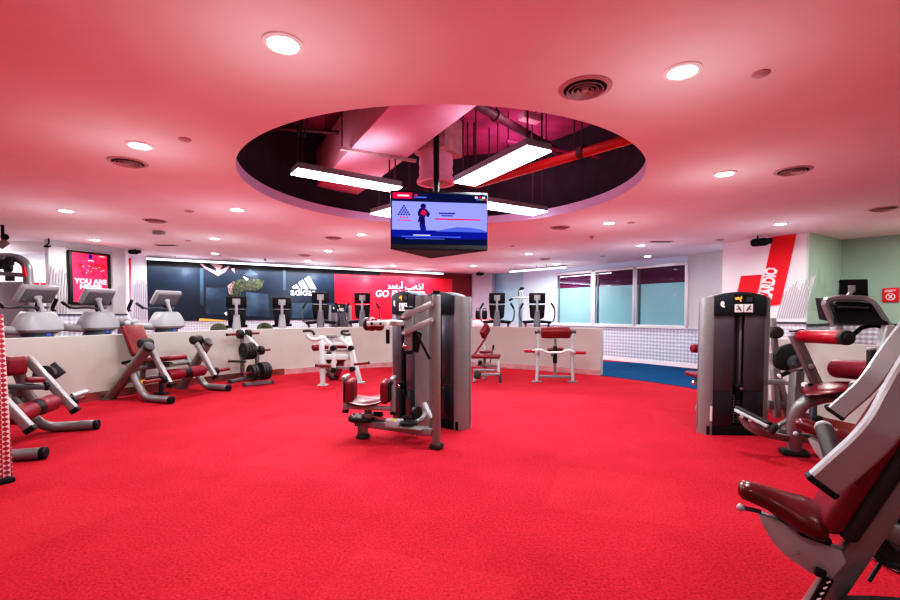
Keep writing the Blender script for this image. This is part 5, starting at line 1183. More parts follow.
# ================================================================== CARDIO MACHINES beyond the half wall
def make_trainer(name, label):
    """cross trainer seen from its nose: faces -y"""
    t = T(name, label, 'cross trainer', group=None)
    mb = MB(); rings = []
    for z, rx, ry in ((0.99,0.27,0.20),(1.03,0.31,0.23),(1.12,0.30,0.22),(1.22,0.25,0.19),(1.29,0.20,0.16),(1.305,0.17,0.13)):
        rings.append([(rx*math.copysign(abs(math.cos(q))**0.7,math.cos(q)), ry*math.copysign(abs(math.sin(q))**0.7,math.sin(q)), z) for q in [2*PI*k/28 for k in range(28)]])
    mb.loft(rings); P(mb, 'nose_shroud', 'lgrey', t)
    mb = MB(); rings = [[(rx*math.cos(q), ry*math.sin(q)+0.02, z) for q in [2*PI*k/24 for k in range(24)]] for z, rx, ry in ((0.0,0.26,0.24),(0.1,0.24,0.22),(0.6,0.19,0.18),(0.99,0.21,0.17))]
    mb.loft(rings); P(mb, 'base_housing', 'teal', t)
    mb = MB(); mb.box((0.03,-0.165,0.955), (0.055,0.02,0.03), bev=0.006); P(mb, 'status_light', 'tvmid', t)
    # leaning console with its rear shell
    R = M4.Rotation(0.66,3,'X')
    mb = MB(); mb.box((0.04,0.06,1.58), (0.54,0.085,0.32), R, bev=0.035, seg=3); k = P(mb, 'console_shell', 'lgrey', t)
    mb = MB(); mb.box(V((0.04,0.06,1.575))+R@V((0.015,-0.035,-0.01)), (0.46,0.03,0.25), R, bev=0.012); P(mb, 'console_back', 'grey', k)
    mb = MB(); mb.box(V((0.04,0.06,1.58))+R@V((0.0,0.045,0.0)), (0.44,0.01,0.22), R); P(mb, 'display', 'screen', k)
    mb = MB()
    for x in (-0.17,0.17): mb.ell(V((0.04,0.06,1.575))+R@V((x,-0.052,-0.08)), (0.014,0.008,0.014))
    P(mb, 'screws', 'bronze', k)
    mb = MB(); mb.ell(V((0.04,0.06,1.575))+R@V((0,-0.055,-0.03)), (0.06,0.03,0.05)); mb.tube([V((0.04,0.05,1.53)),(0.04,-0.05,1.29)], 0.034, 12); P(mb, 'console_neck', 'lgrey', t)
    # fixed handlebars
    for s in (-1,1):
        mb = MB(); mb.tube(fil([(0,-0.02,1.36),(s*0.18,0.02,1.38),(s*0.26,0.22,1.36),(s*0.29,0.40,1.44)],0.08), 0.018, 8); k = P(mb, 'handlebar', 'dkgrey', t)
        mb = MB(); mb.cyl((s*0.27,0.26,1.37), (s*0.295,0.42,1.47), 0.026, bev=0.006); P(mb, 'handlebar_grip', 'black', k)
    # swing arms with pedal links
    for s in (-1,1):
        mb = MB(); mb.tube(fil([(s*0.24,0.0,1.02),(s*0.36,0.12,1.03),(s*0.38,0.36,1.04),(s*0.38,0.58,1.09)],0.12), 0.062, 12); k = P(mb, 'link_tube', 'lgrey', t)
        mb = MB(); mb.cyl((s*0.38,0.55,1.085), (s*0.38,0.80,1.10), 0.082, bev=0.025); P(mb, 'link_boot', 'grey', k)
        mb = MB(); mb.tube(fil([(s*0.38,0.36,1.12),(s*0.38,0.44,1.25),(s*0.37,0.54,1.36),(s*0.35,0.46,1.53)],0.10), 0.017, 8); k = P(mb, 'swing_handle', 'lgrey', t)
        mb = MB(); mb.tube(fil([(s*0.375,0.49,1.31),(s*0.37,0.54,1.36),(s*0.35,0.46,1.53)],0.06), 0.030, 8); P(mb, 'swing_grip', 'black', k)
        mb = MB(); mb.ell((s*0.38,0.36,1.10), (0.07,0.07,0.065)); P(mb, 'pivot_cover', 'lgrey', t)
        mb = MB(); mb.tube(fil([(s*0.38,0.75,1.02),(s*0.28,0.95,0.5),(s*0.22,1.2,0.25)],0.2), 0.045); P(mb, 'pedal_link', 'lgrey', t)
        mb = MB(); mb.box((s*0.22,1.05,0.32), (0.16,0.40,0.06), bev=0.02); P(mb, 'pedal', 'black', t)
    mb = MB(); mb.box((0,0.6,0.06), (0.16,1.2,0.12), bev=0.03); mb.box((0,1.2,0.05), (0.6,0.12,0.1), bev=0.03); P(mb, 'floor_frame', 'grey', t)
    return t
ct = make_trainer('cross_trainer', 'pale grey cross trainer behind the half wall at the far left edge, first of three')
place(ct, (-6.30,7.0,0), 1.35, None, None)
c2 = copy_tree(ct); place(c2, (-6.18,8.05,0), 1.30, 'pale grey cross trainer in front of the red poster, beyond the half wall')
c3 = copy_tree(ct); place(c3, (-5.5,8.9,0), 1.22, 'pale grey cross trainer before the left end of the blue mural')

def make_rear(name, label, cat, bike=False):
    """upright cardio machine with a screen on a stalk, its back towards -y"""
    t = T(name, label, cat)
    mb = MB(); mb.box((0,0.02,1.72), (0.42,0.045,0.29), bev=0.02); k = P(mb, 'television', 'black', t)
    mb = MB(); mb.box((0,-0.012,1.73), (0.16,0.03,0.15), bev=0.006); P(mb, 'mount_plate', 'lgrey', k)
    mb = MB(); mb.box((0,0.045,1.72), (0.38,0.006,0.25)); P(mb, 'television_screen', 'screen', k)
    mb = MB(); mb.beam((0,-0.02,1.75), (0,-0.05,1.36), 0.06, 0.04, up=(0,1,0), bev=0.012); P(mb, 'stalk', 'lgrey', t)
    if bike: mb = MB(); mb.prism([(-0.20,1.54),(0.20,1.54),(0.17,1.12),(0.05,1.04),(-0.05,1.04),(-0.17,1.12)], (0,0.06,0), (1,0,0), (0,0,1), 0.10, bev=0.025)
    else: mb = MB(); mb.prism([(-0.21,1.55),(0.21,1.55),(0.18,1.20),(0.08,1.14),(-0.08,1.14),(-0.18,1.20)], (0,0.06,0), (1,0,0), (0,0,1), 0.10, bev=0.025)
    k = P(mb, 'console', 'black', t)
    mb = MB(); mb.box((0,0.115,1.36), (0.28,0.008,0.22)); P(mb, 'console_display', 'screen', k)
    mb = MB(); mb.box((0,-0.03,1.54), (0.30,0.02,0.012)); P(mb, 'console_trim', 'lgrey', k)
    mb = MB(); rings = [[(w*x, d*y, z) for x, y in ((-1,-0.6),(-0.6,-1),(0.6,-1),(1,-0.6),(1,0.6),(0.6,1),(-0.6,1),(-1,0.6))] for z, w, d in ((0.0,0.09,0.12),(1.0,0.085,0.10),(1.10,0.09,0.08),(1.40,0.06,0.05))]
    mb.loft(rings); P(mb, 'column', 'lgrey' if bike else 'grey', t)
    if not bike:
        mb = MB(); mb.cyl((-0.36,0.0,1.07), (-0.09,0.0,1.09), 0.042, bev=0.015); mb.cyl((0.09,0.0,1.09), (0.36,0.0,1.07), 0.042, bev=0.015); P(mb, 'arm_cover', 'black', t)
        for s in (-1,1):
            mb = MB(); mb.tube(fil([(s*0.30,0.0,1.06),(s*0.42,0.0,1.10),(s*0.45,0.02,1.28),(s*0.45,0.06,1.42),(s*0.36,0.12,1.58)],0.12), 0.018, 8); k = P(mb, 'swing_handle', 'dkgrey', t)
            mb = MB(); mb.tube([(s*0.44,0.07,1.44),(s*0.36,0.12,1.585)], 0.027, 8); P(mb, 'grip', 'black', k)
            mb = MB(); mb.tube(fil([(s*0.30,0.02,1.05),(s*0.26,0.3,0.6),(s*0.20,0.9,0.28)],0.15), 0.03); mb.box((s*0.20,0.85,0.32), (0.15,0.36,0.05), bev=0.015); P(mb, 'pedal_arm', 'grey', t)
    else:
        mb = MB(); mb.cyl((-0.22,0.02,1.10), (0.22,0.02,1.12), 0.035, bev=0.01); P(mb, 'handlebar', 'black', t)
        mb = MB(); rings = []
        for z, w in ((0.55,0.19),(0.70,0.20),(0.95,0.20),(1.08,0.17),(1.15,0.11),(1.17,0.04)):
            rings.append([(-0.42+w*math.cos(q), 0.75+0.05*math.sin(q), z) for q in [2*PI*k/16 for k in range(16)]])
        mb.loft(rings); P(mb, 'seat_back', 'greenseat', t)
        mb = MB(); mb.box((-0.36,0.55,0.50), (0.38,0.40,0.09), bev=0.035); P(mb, 'seat', 'black', t)
        mb = MB(); mb.tube([(-0.30,0.6,0.46),(-0.1,0.4,0.08)], 0.04); P(mb, 'seat_tube', 'grey', t)
    mb = MB(); mb.box((0,0.5,0.06), (0.16,1.2,0.12), bev=0.03); mb.box((0,-0.05,0.04), (0.56,0.12,0.08), bev=0.02); mb.box((0,1.05,0.04), (0.56,0.12,0.08), bev=0.02); P(mb, 'floor_frame', 'grey', t)
    return t
bk = make_rear('exercise_bike', 'black-screened exercise bike below the bending figure on the blue mural', 'exercise bike', True)
place(bk, (at(236.5,310,10.2).x,10.2,0), 0.38)
bk.scale = (1,1,0.885)
bk2 = copy_tree(bk); place(bk2, (at(282,310,10.9).x,10.9,0), 0.34, 'black-screened exercise bike left of the three-bar logo on the mural')
el = make_rear('elliptical_trainer', 'black elliptical with screen just right of the three-bar logo', 'cross trainer')
el.scale = (1,1,0.965)
place(el, (at(320.5,300,11.5).x,11.5,0), 0.20)
for px, Y, rz, lab in ((362.3,12.0,0.12,'black elliptical with screen left of the slogan on the red mural'),(497,12.0,-0.10,'black elliptical with screen in front of the cool blue recess, right of the towers'),(537.2,11.9,-0.18,'black elliptical with screen left of the windows')):
    e2 = copy_tree(el); place(e2, (at(px,300,Y).x,Y,0), rz, lab)


# lat pull-down mast with its bent bar, far back
t = T('cable_machine_mast', 'slim grey cable mast between the two right-hand ellipticals', 'exercise machine', (2.08,13.6,0))
Y = 13.6
mb = MB(); mb.beam((at(520.5,300,Y).x,Y,0), at(520.5,290.5,Y), 0.11, 0.09, up=(0,1,0), bev=0.015); P(mb, 'mast', 'silver', t)
mb = MB(); mb.tube(fil([at(518.8,296,Y),at(519.3,290,Y),at(522,287.3,Y)],0.08), 0.03); mb.ell(at(522,288,Y), (0.07,0.06,0.05)); P(mb, 'top_pulley', 'black', t)
mb = MB(); mb.box((at(520.5,300,Y).x,Y,0.03), (0.6,0.6,0.06), bev=0.01); P(mb, 'base', 'grey', t)
br = T('pulldown_bar', 'bent white pull-down bar with black grip hung on the cable mast', 'bar', at(520,297.5,Y-0.2))
mb = MB(); mb.tube(fil([at(509,300.3,Y-0.2),at(514.5,297.6,Y-0.2),at(528.5,297.8,Y-0.2)],0.08), 0.024, 8); P(mb, 'bar_shaft', 'lgrey', br)
mb = MB(); mb.cyl(at(509,300.5,Y-0.2), at(512.5,298.6,Y-0.2), 0.034, n=10, bev=0.006); P(mb, 'bar_grip', 'black', br)
mb = MB(); mb.tube([at(521,297.6,Y-0.2), at(521.5,289.5,Y-0.15)], 0.008, 6); P(mb, 'bar_cable', 'black', br)
# stacked step platforms with two upright black dumbbells on top
Ys = 13.6
for k in range(4):
    z0 = 0.30*0 + 0.27*k
    a = at(482.5,320,Ys); mb = MB(); mb.box((a.x,Ys,z0+0.13), (0.58,0.40,0.255), bev=0.03); o = T('step_platform', 'white and pink aerobic step, %s of the stack before the lilac column' % ('lowest','second from bottom','third from bottom','topmost')[k], 'step platform', (a.x,Ys,z0), group='stacked step platforms')
    P(mb, 'step_body', 'wall', o)
    mb = MB(); mb.box((a.x,Ys,z0+0.262), (0.56,0.38,0.012), bev=0.004); P(mb, 'step_tread', 'signred' if k == 3 else 'muralpink', o)
for px, lab in ((478,'left'),(484.5,'right')):
    a = at(px,315,Ys-0.02); zb = 1.088
    t = T('black_dumbbell', 'upright black bag on the stacked steps, %s of two' % lab, 'dumbbell', (a.x,Ys-0.02,zb))
    mb = MB(); mb.box((a.x,Ys-0.02,zb+0.13), (0.15,0.16,0.26), bev=0.04, seg=3); P(mb, 'dumbbell_body', 'black', t)
    mb = MB(); mb.tube(fil([(a.x-0.05,Ys-0.02,zb+0.25),(a.x-0.04,Ys-0.02,zb+0.32),(a.x+0.04,Ys-0.02,zb+0.32),(a.x+0.05,Ys-0.02,zb+0.25)],0.03), 0.012, 6); P(mb, 'dumbbell_handle', 'dkgrey', t)

# cable station at the far left edge
t = T('cable_station', 'tall grey arched cable station cut off by the left edge, behind the cross trainer', 'exercise machine', (-7.9,8.2,0))
Y = 8.2
mb = MB(); mb.tube(fil([at(-12,257,Y),at(14,256.5,Y),at(27,263,Y),at(28.5,281,Y),V((at(29,300,Y).x,Y,0))],0.35,8), 0.075, 12); P(mb, 'arch_frame', 'silver', t)
mb = MB(); mb.beam(at(-12,272.5,Y-0.02), at(27.5,275.5,Y-0.02), 0.07, 0.075, bev=0.015); P(mb, 'cross_beam', 'silver', t)
mb = MB(); mb.box((at(11,290,Y).x,Y+0.02,0.95), (0.50,0.05,1.78), bev=0.01); P(mb, 'stack_shroud', 'lgrey', t)
mb = MB(); mb.box((at(11,278,Y).x,Y-0.02,at(11,278.5,Y).z), (0.16,0.03,0.09), bev=0.01); P(mb, 'dark_placard', 'dkgrey', t)
mb = MB(); mb.beam(at(23.5,267,Y-0.09), at(25,276.5,Y-0.09), 0.05, 0.02, up=(0,1,0)); P(mb, 'red_label', 'signred', t)
for px,py,r in ((2,264,0.09),(9.5,261,0.085),(8,267,0.09)):
    mb = MB(); p = at(px,py,Y-0.1); mb.cyl(p-V((0.05,0.03,0)), p+V((0.05,0.03,0)), r, bev=0.03); P(mb, 'rubber_pulley', 'rubber', t)

# ================================================================== ROLLER (BACK) MACHINE on the right
t = T('roller_back_machine', 'seated machine with a bright red roller, burgundy seat and tilted footplate beside the right tower', 'exercise machine', (3.3,4.1,0))
ra, rb = at(801,336.3,4.25), at(848,337.8,3.62)
d = (rb-ra).normalized()
mb = MB(); mb.cyl(ra, rb-d*0.05, 0.058, bev=0.02, n=24); P(mb, 'back_roller', 'redbright', t)
mb = MB(); mb.cyl(rb-d*0.055, rb, 0.060, bev=0.012, n=24); mb.cyl(rb-d*0.002, rb+d*0.012, 0.030, bev=0.004); P(mb, 'roller_cap', 'rubber', t)
mb = MB(); mb.beam(at(793.5,334,4.3), at(818,386,4.3), 0.06, 0.085, up=(1,0,0), bev=0.012); k = P(mb, 'roller_arm', 'silver', t)
mb = MB(); mb.beam(at(791.3,331.5,4.3), at(801,329.3,4.3), 0.075, 0.02, bev=0.006); P(mb, 'arm_end_cap', 'dkgrey', k)
mb = MB(); mb.cyl(at(798,333.3,4.3), ra, 0.022); P(mb, 'roller_axle', 'lgrey', t)
mb = MB(); mb.cyl(at(811.5,366.5,4.22), at(811.5,366.5,4.28), 0.026, bev=0.006); P(mb, 'arm_bolt', 'bronze', t)
c = at(788,357,4.55)
mb = MB(); mb.prism([(0.15*math.cos(q)*(1.05 if math.sin(q)>0 else 0.92), 0.14*math.sin(q)) for q in [2*PI*k/26 for k in range(26)]], c, (1,0,0.0), (0.25,0,1), 0.05, bev=0.012); k = P(mb, 'cam', 'rubber', t)
c2_ = at(797.5,363.5,4.48)
mb = MB(); mb.lathe([(0.001,-0.04),(0.05,-0.04),(0.085,-0.02),(0.085,0.02),(0.001,0.02)], c2_, (0.25,1,0), n=24); P(mb, 'cam_hub', 'dkgrey', k)
mb = MB()
for q in range(6): mb.cyl(c2_+V((0.065*math.cos(q*PI/3)-0.01,-0.045,0.065*math.sin(q*PI/3))), c2_+V((0.065*math.cos(q*PI/3),-0.02,0.065*math.sin(q*PI/3))), 0.011, n=8)
P(mb, 'hub_bolts', 'chrome', k)
mb = MB(); mb.tube([at(802,367.5,4.4), at(780,375.5,4.36)], 0.014); k = P(mb, 'range_lever', 'chrome', t)
mb = MB(); mb.cyl(at(788.5,372.3,4.37), at(780.5,375.5,4.36), 0.021, bev=0.005); P(mb, 'lever_grip', 'black', k)
mb = MB(); mb.cyl(at(779.7,375.7,4.36), at(778.7,376.2,4.36), 0.024, bev=0.005); P(mb, 'lever_tip', 'label', k)
a = at(797,371,4.45); mb = MB(); mb.beam(a, V((a.x-0.03,a.y,0.03)), 0.10, 0.09, up=(1,0,0), bev=0.012); P(mb, 'rear_upright', 'silver', t)
mb = MB(); mb.beam(at(769,382,4.75), at(794,382.5,4.48), 0.06, 0.055, bev=0.012); P(mb, 'tower_link', 'silver', t)
# seat
s0, s1 = at(802.5,391.5,3.98), at(862,386,3.80); sd = (s1-s0).normalized(); sl = V((-sd.y,sd.x,0)).normalized(); L = (s1-s0).length; rings = []
for i in range(12):
    f = i/11; w = 0.03+0.19*math.sin(PI*min(1,(f*0.80+0.12)))**0.8; z = 0.01*math.sin(f*PI)+0.02*f; h = 0.028*(0.45+0.55*math.sin(PI*min(0.93,f*0.85+0.10)))
    p = s0+sd*(L*f); rings.append([p+sl*(w*math.cos(q))+Z*(h*math.copysign(abs(math.sin(q))**0.6, math.sin(q))+z-0.015*(math.cos(q)**2)) for q in [2*PI*k/20 for k in range(20)]])
mb = MB(); mb.loft(rings); P(mb, 'seat', 'redseat', t)
mb = MB(); mb.box(s0*0.45+s1*0.55-Z*0.05, (0.26,0.16,0.05), bev=0.012); P(mb, 'seat_plate', 'dkgrey', t)
for px,py,Y in ((805.5,384.5,4.05),(850.5,396,3.66)):
    mb = MB(); mb.cyl(at(px,py,Y)+V((0.07,0.02,-0.005)), at(px,py,Y), 0.012); k = P(mb, 'seat_knob', 'black', t)
    mb = MB(); mb.cyl(at(px,py,Y)-V((0.03,0.01,0)), at(px,py,Y)+V((0.005,0,0)), 0.02, bev=0.005); P(mb, 'knob_tip', 'label', k)
# lumbar roller
l0, l1 = at(835,368.5,4.12), at(882,371.5,3.62); d = (l1-l0).normalized()
mb = MB(); mb.cyl(l0, l1, 0.082, bev=0.03, n=24); P(mb, 'lumbar_pad', 'red', t)
mb = MB(); mb.beam(at(861,380,3.85), at(868,392,3.85), 0.06, 0.05, up=(0,1,0), bev=0.012); P(mb, 'lumbar_bracket', 'silver', t)
# curved main tube
pts = fil([at(858,392.5,3.95), at(826,396,3.97), at(801,403,4.0), at(793.5,420,4.05), at(795,448,4.12)], 0.30, 8)
pts[-1].z = 0.04
mb = MB(); mb.tube(pts, 0.056, 14); P(mb, 'curved_main_tube', 'silver', t)
e = pts[-1]; mb = MB(); mb.beam(V((e.x-0.10,e.y+0.05,0.025)), V((e.x+0.10,e.y-0.03,0.025)), 0.14, 0.05, bev=0.018); P(mb, 'rubber_foot', 'rubber', t)
mb = MB(); mb.beam(at(797,437,4.12), at(845,443,4.18), 0.07, 0.08, bev=0.012); P(mb, 'base_rail', 'bronze', t)
mb = MB(); mb.beam(at(813,404,4.35), at(813,440,4.28), 0.05, 0.05, up=(0,1,0), bev=0.01); P(mb, 'inner_post', 'dkgrey', t)
for px,py in ((818,418),(807,425)):
    mb = MB(); mb.cyl(at(px-4,py,4.1), at(px+3,py+1,4.1), 0.028, bev=0.008); P(mb, 'pop_pin', 'black', t)
# footplate
f0, f1 = at(735.5,410,4.25), at(769,427,3.95); fd = (f1-f0).normalized()
nn = V((-0.55,-0.25,0.8)); 
mb = MB(); mb.beam(f0, f1, 0.055, 0.035, up=(0.35,-0.15,0.9), bev=0.012); k = P(mb, 'foot_bar', 'lgrey', t)
mb = MB(); mb.beam(f0+V((0.02,0.01,0.024)), f1+V((0.02,0.01,0.024)), 0.08, 0.03, up=(0.35,-0.15,0.9), bev=0.012); mb.beam(f1+V((0.01,0,0.0)), f1+V((0.05,-0.03,-0.02)), 0.10, 0.10, bev=0.03); P(mb, 'foot_pad', 'rubber', k)
for q in ([at(741,416,4.2), at(744.5,424,4.18), at(754,431,4.14), at(768,435.5,4.1), at(797,441,4.1)],[at(750,419.5,4.13), at(755,427,4.1), at(765,433,4.08), at(797,439,4.08)]):
    mb = MB(); mb.tube(fil(q,0.10), 1.0, prof=(0.02,0.05)); P(mb, 'foot_bracket', 'silver', t)
mb = MB()
for px,py in ((741.5,416.5),(750,420)): mb.cyl(at(px,py,4.12), at(px,py,4.18), 0.016, n=10)
P(mb, 'bracket_bolts', 'chrome', t)
mb = MB(); mb.cyl(at(776,430,4.3), at(790,432,4.3), 0.05, bev=0.012); mb.tube(fil([at(774,431,4.25),at(780,424,4.25),at(788,420,4.3)],0.1), 0.02); P(mb, 'adjuster_arc', 'silver', t)
# side handle
mb = MB(); mb.tube(fil([at(845,398,3.7), at(868,398,3.55), at(871.5,388,3.5), at(871.5,352,3.5)],0.12), 0.018); k = P(mb, 'side_handle', 'silver', t)
mb = MB(); mb.cyl(at(871,377,3.5), at(871.5,350,3.5), 0.030, bev=0.006); P(mb, 'handle_grip', 'rubber', k)
mb = MB(); mb.cyl(at(871.5,350.2,3.5), at(871.5,347.2,3.5), 0.028, bev=0.008); P(mb, 'grip_cap', 'lgrey', k)
mb = MB(); mb.tube(fil([at(838,399,3.8), at(835,405,3.78), at(823,405.5,3.75), at(833,414.5,3.72), at(842,410,3.7)],0.05), 0.007, 6); P(mb, 'tether_cable', 'black', t)

# machine half hidden behind the right tower
t = T('hip_machine', 'machine mostly hidden behind the right tower, red pads showing at its left edge', 'exercise machine', (3.75,6.0,0))
Y = 6.0
mb = MB(); mb.cyl(at(691.5,348.5,Y), at(706,348.5,Y), 0.056, bev=0.015); P(mb, 'thigh_roller', 'red', t)
mb = MB(); mb.beam(at(690.5,374.5,Y), at(712,375,Y), 0.34, 0.06, bev=0.025, seg=3); P(mb, 'seat', 'red', t)
mb = MB(); mb.tube(fil([at(693.5,382.5,Y-0.1),at(697,380.5,Y-0.1),at(705,380,Y)],0.05), 0.014); mb.ell(at(693.8,382.7,Y-0.1), (0.03,0.03,0.03)); P(mb, 'adjuster_lever', 'chrome', t)
mb = MB(); a = at(703,345,Y+0.05); mb.beam(a, V((a.x+0.05,a.y,0.04)), 0.07, 0.07, up=(0,1,0), bev=0.012); P(mb, 'front_post', 'silver', t)
mb = MB(); mb.beam(V((a.x-0.1,Y,0.04)), at(785,424,Y-0.1), 0.08, 0.07, bev=0.012); P(mb, 'base_rail', 'silver', t)
for q in ((771.5,353,789,417),(773.5,362,777,418)):
    b0_ = at(q[0],q[1],5.35); b1_ = at(q[2],q[3],5.25); b1_.z = max(0.03,b1_.z)
    mb = MB(); mb.beam(b0_, b1_, 0.07, 0.06, up=(0,1,0), bev=0.012); P(mb, 'slanted_post', 'silver', t)
mb = MB(); mb.beam(at(768,404.5,5.3), at(789,405.5,5.25), 0.06, 0.10, bev=0.012); P(mb, 'cross_rail', 'grey', t)
mb = MB(); mb.cyl(at(773,332.5,5.45), at(777.5,332.5,5.3), 0.072, bev=0.03); k = P(mb, 'rubber_bumper', 'rubber', t)
mb = MB(); mb.beam(at(772.5,318,5.55), at(776,360,5.5), 0.06, 0.06, up=(0,1,0), bev=0.012); P(mb, 'bumper_post', 'silver', t)

# ================================================================== TREADMILL beyond the right half wall
t = T('treadmill', 'treadmill with a black screen and silver hoop handle behind the right half wall', 'treadmill', (5.4,6.2,0))
Y = 5.9
hoop = fil([at(834,326,Y), at(824.5,304,Y), at(826,300,Y), at(839,297,Y-0.05), at(866,298,Y-0.15), at(874,302,Y-0.2), at(889,325,Y-0.25)], 0.16, 6)
mb = MB(); mb.tube(hoop, 1.0, prof=(0.055,0.075), up=(0,1,0)); P(mb, 'hoop_handle', 'silver2', t)
mb = MB(); mb.beam(at(837,304,Y+0.02)+V((0,0.05,0)), at(881,305.5,Y-0.15)+V((0,0.05,0)), 0.10, 0.07, bev=0.02); mb.loft([[at(833.5,305,Y),at(880,306,Y-0.15),at(880,306,Y-0.15)+V((0,0.3,0.1)),at(833.5,305,Y)+V((0,0.3,0.1))],[at(838,323.5,Y-0.1),at(889,325,Y-0.3),at(889,325,Y-0.3)+V((0,0.3,0.05)),at(838,323.5,Y-0.1)+V((0,0.3,0.05))]]); P(mb, 'console', 'black', t)
mb = MB(); mb.beam(at(838.5,307,Y-0.1), at(868,308,Y-0.18), 0.06, 0.025, bev=0.01); P(mb, 'console_lip', 'dkgrey', t)
mb = MB(); mb.beam(at(838.5,288.5,Y+0.1), at(867.5,288.2,Y), 0.05, 0.23, up=(0.05,0.1,1), bev=0.015); k = P(mb, 'television', 'black', t)
mb = MB(); mb.beam(at(848.5,288.8,Y-0.0), at(855,288.6,Y-0.02), 0.04, 0.09, bev=0.005); mb.beam(at(853,290,Y-0.02), at(845,299,Y-0.05), 0.04, 0.04, bev=0.008); P(mb, 'screen_mount', 'lgrey', k)
for px,Yp,m in ((836.5,Y,'whitep'),(888.5,Y-0.25,'whitep')):
    a = at(px,324,Yp); mb = MB(); mb.beam(a, V((a.x+ (0.02 if px<850 else -0.12),a.y+0.1,0.1)), 0.11, 0.10, up=(0,1,0), bev=0.025, seg=3); P(mb, 'upright', m, t)
mb = MB(); mb.tube(fil([at(853,335,Y-0.05),at(863,326.5,Y),at(880,325,Y-0.1),at(888,332,Y-0.2)],0.1), 0.028); P(mb, 'front_brace', 'black', t)
a = at(861,340,Y); mb = MB(); mb.box((a.x+0.1,Y+0.55,0.12), (0.85,1.7,0.2), M4.Rotation(-0.35,3,'Z'), bev=0.04); P(mb, 'running_deck', 'black', t)

# ================================================================== INCLINE PRESSES (right foreground)
t = T('incline_press_machine', 'plate-loaded press in the right foreground, glossy burgundy bicycle-shaped seat nearest the camera', 'exercise machine', (1.75,1.95,0))
PRS = t
PF = V((-0.88,0.475,0)).normalized(); PL = V((-PF.y,PF.x,0)); PO = V((1.36,1.83,0))     # forward and left of the sitter, seat centre
def lp(px, py, v):
    """point shown at (px, py) on the upright plane v to the sitter's left of the seat's centre line"""
    r = ray(px, py); o = PO+PL*v; k = (o.x*PL.x+o.y*PL.y)/(r.x*PL.x+r.y*PL.y); return V((0,0,EYE))+r*k
s0, s1 = lp(738,489,0.030), lp(825,523,-0.020)       # saddle nose to tail
prof = [(0.00,0.022,0.020,0.0),(0.05,0.042,0.036,0.004),(0.15,0.052,0.042,0.010),(0.32,0.058,0.044,0.010),(0.5,0.085,0.054,0.004),(0.66,0.120,0.062,-0.002),(0.82,0.140,0.066,0.0),(0.93,0.130,0.062,0.0),(0.985,0.095,0.048,-0.004),(1.0,0.05,0.028,-0.002)]
sd = (s1-s0); sl = -PL; rings = []
for f, w, h, dz in prof:
    p = s0+sd*f+Z*dz; rings.append([p+sl*(w*math.cos(q))+Z*(h*math.copysign(abs(math.sin(q))**0.85, math.sin(q))) for q in [2*PI*k/24 for k in range(24)]])
mb = MB(); mb.loft(rings); seat = P(mb, 'saddle_seat', 'redseat', t, sharp=60)
mb = MB(); q0 = s0+sd*0.60; mb.beam(s0+sd*0.62-Z*0.05-sl*0.0, s0+sd*0.97-Z*0.045, 0.19, 0.03, bev=0.012); P(mb, 'seat_base', 'black', seat)
mb = MB(); mb.tube([lp(741.5,507.5,0.060), lp(760,511.5,0.030)], 0.009, 8); k = P(mb, 'seat_lever', 'dkgrey', t)
mb = MB(); mb.ell(lp(741,507.5,0.060), (0.016,0.016,0.016)); P(mb, 'lever_knob', 'lgrey', k)
# quarter disc guard under the seat
cpt = [(757,511),(762,523),(770,537),(780,549),(792,559),(806,568),(818,575),(830,577),(845,560),(840,548),(822,540),(800,530),(780,519)]
B0 = lp(757,511,0.020)
mb = MB(); pl = [lp(a,b,0.020)-B0 for a,b in cpt]; mb.prism([(-p.dot(PF),p.z) for p in pl], B0, -PF, (0,0,1), 0.05, bev=0.006); guard = P(mb, 'seat_guard', 'lgrey', t)
mb = MB(); mb.cyl(lp(798,552.5,0.055), lp(798,552.5,0.030), 0.006, n=10); P(mb, 'guard_bolt', 'bronze', guard)
# main leaning beam
fa, fb = lp(818,606,-0.000), lp(915,462,-0.060)
mb = MB(); dd = (fb-fa).normalized(); mb.beam(fa-dd*0.10, fb+dd*0.55, 0.06, 0.095, up=tuple(PF*0.7+Z*0.7), bev=0.02, seg=3); P(mb, 'main_beam', 'silver', t)
mb = MB(); up = PF*0.82+Z*0.57; g0, g1 = lp(813,606,0.050), lp(828.5,578,0.050); mb.beam(g0, g1, 0.012, 0.032, up=tuple(up)); k = P(mb, 'adjustment_track', 'black', t)
mb = MB()
for j in range(5):
    p = g0+(g1-g0)*((j+0.5)/5); mb.beam(p+V((-0.008,-0.008,-0.004)), p+V((0.008,-0.008,0.004)), 0.004, 0.006)
P(mb, 'track_notches', 'label', k)
mb = MB(); mb.beam(lp(815,571,0.060), lp(826,575,0.060), 0.02, 0.03, bev=0.004); P(mb, 'track_latch', 'black', k)
# back pad: burgundy cushion on a black shell
e0, e1 = lp(857,550,0.115), lp(901,486,0.115)          # near rear edge of the pad
pd = (e1-e0).normalized(); n2 = PL.cross(pd)
if n2.dot(PF) < 0: n2 = -n2
Lp = 0.68; Rb = M4.Identity(3); Rb.col[0] = PL; Rb.col[1] = pd; Rb.col[2] = PL.cross(pd)
cc = e0+pd*(Lp/2)-PL*0.115
mb = MB(); mb.box(cc+n2*0.088, (0.23,Lp,0.075), Rb, bev=0.034, seg=4); P(mb, 'back_pad', 'red', t)
mb = MB(); mb.box(cc+n2*0.030, (0.22,Lp-0.01,0.062), Rb, bev=0.026, seg=3); P(mb, 'back_shell', 'rubber', t)
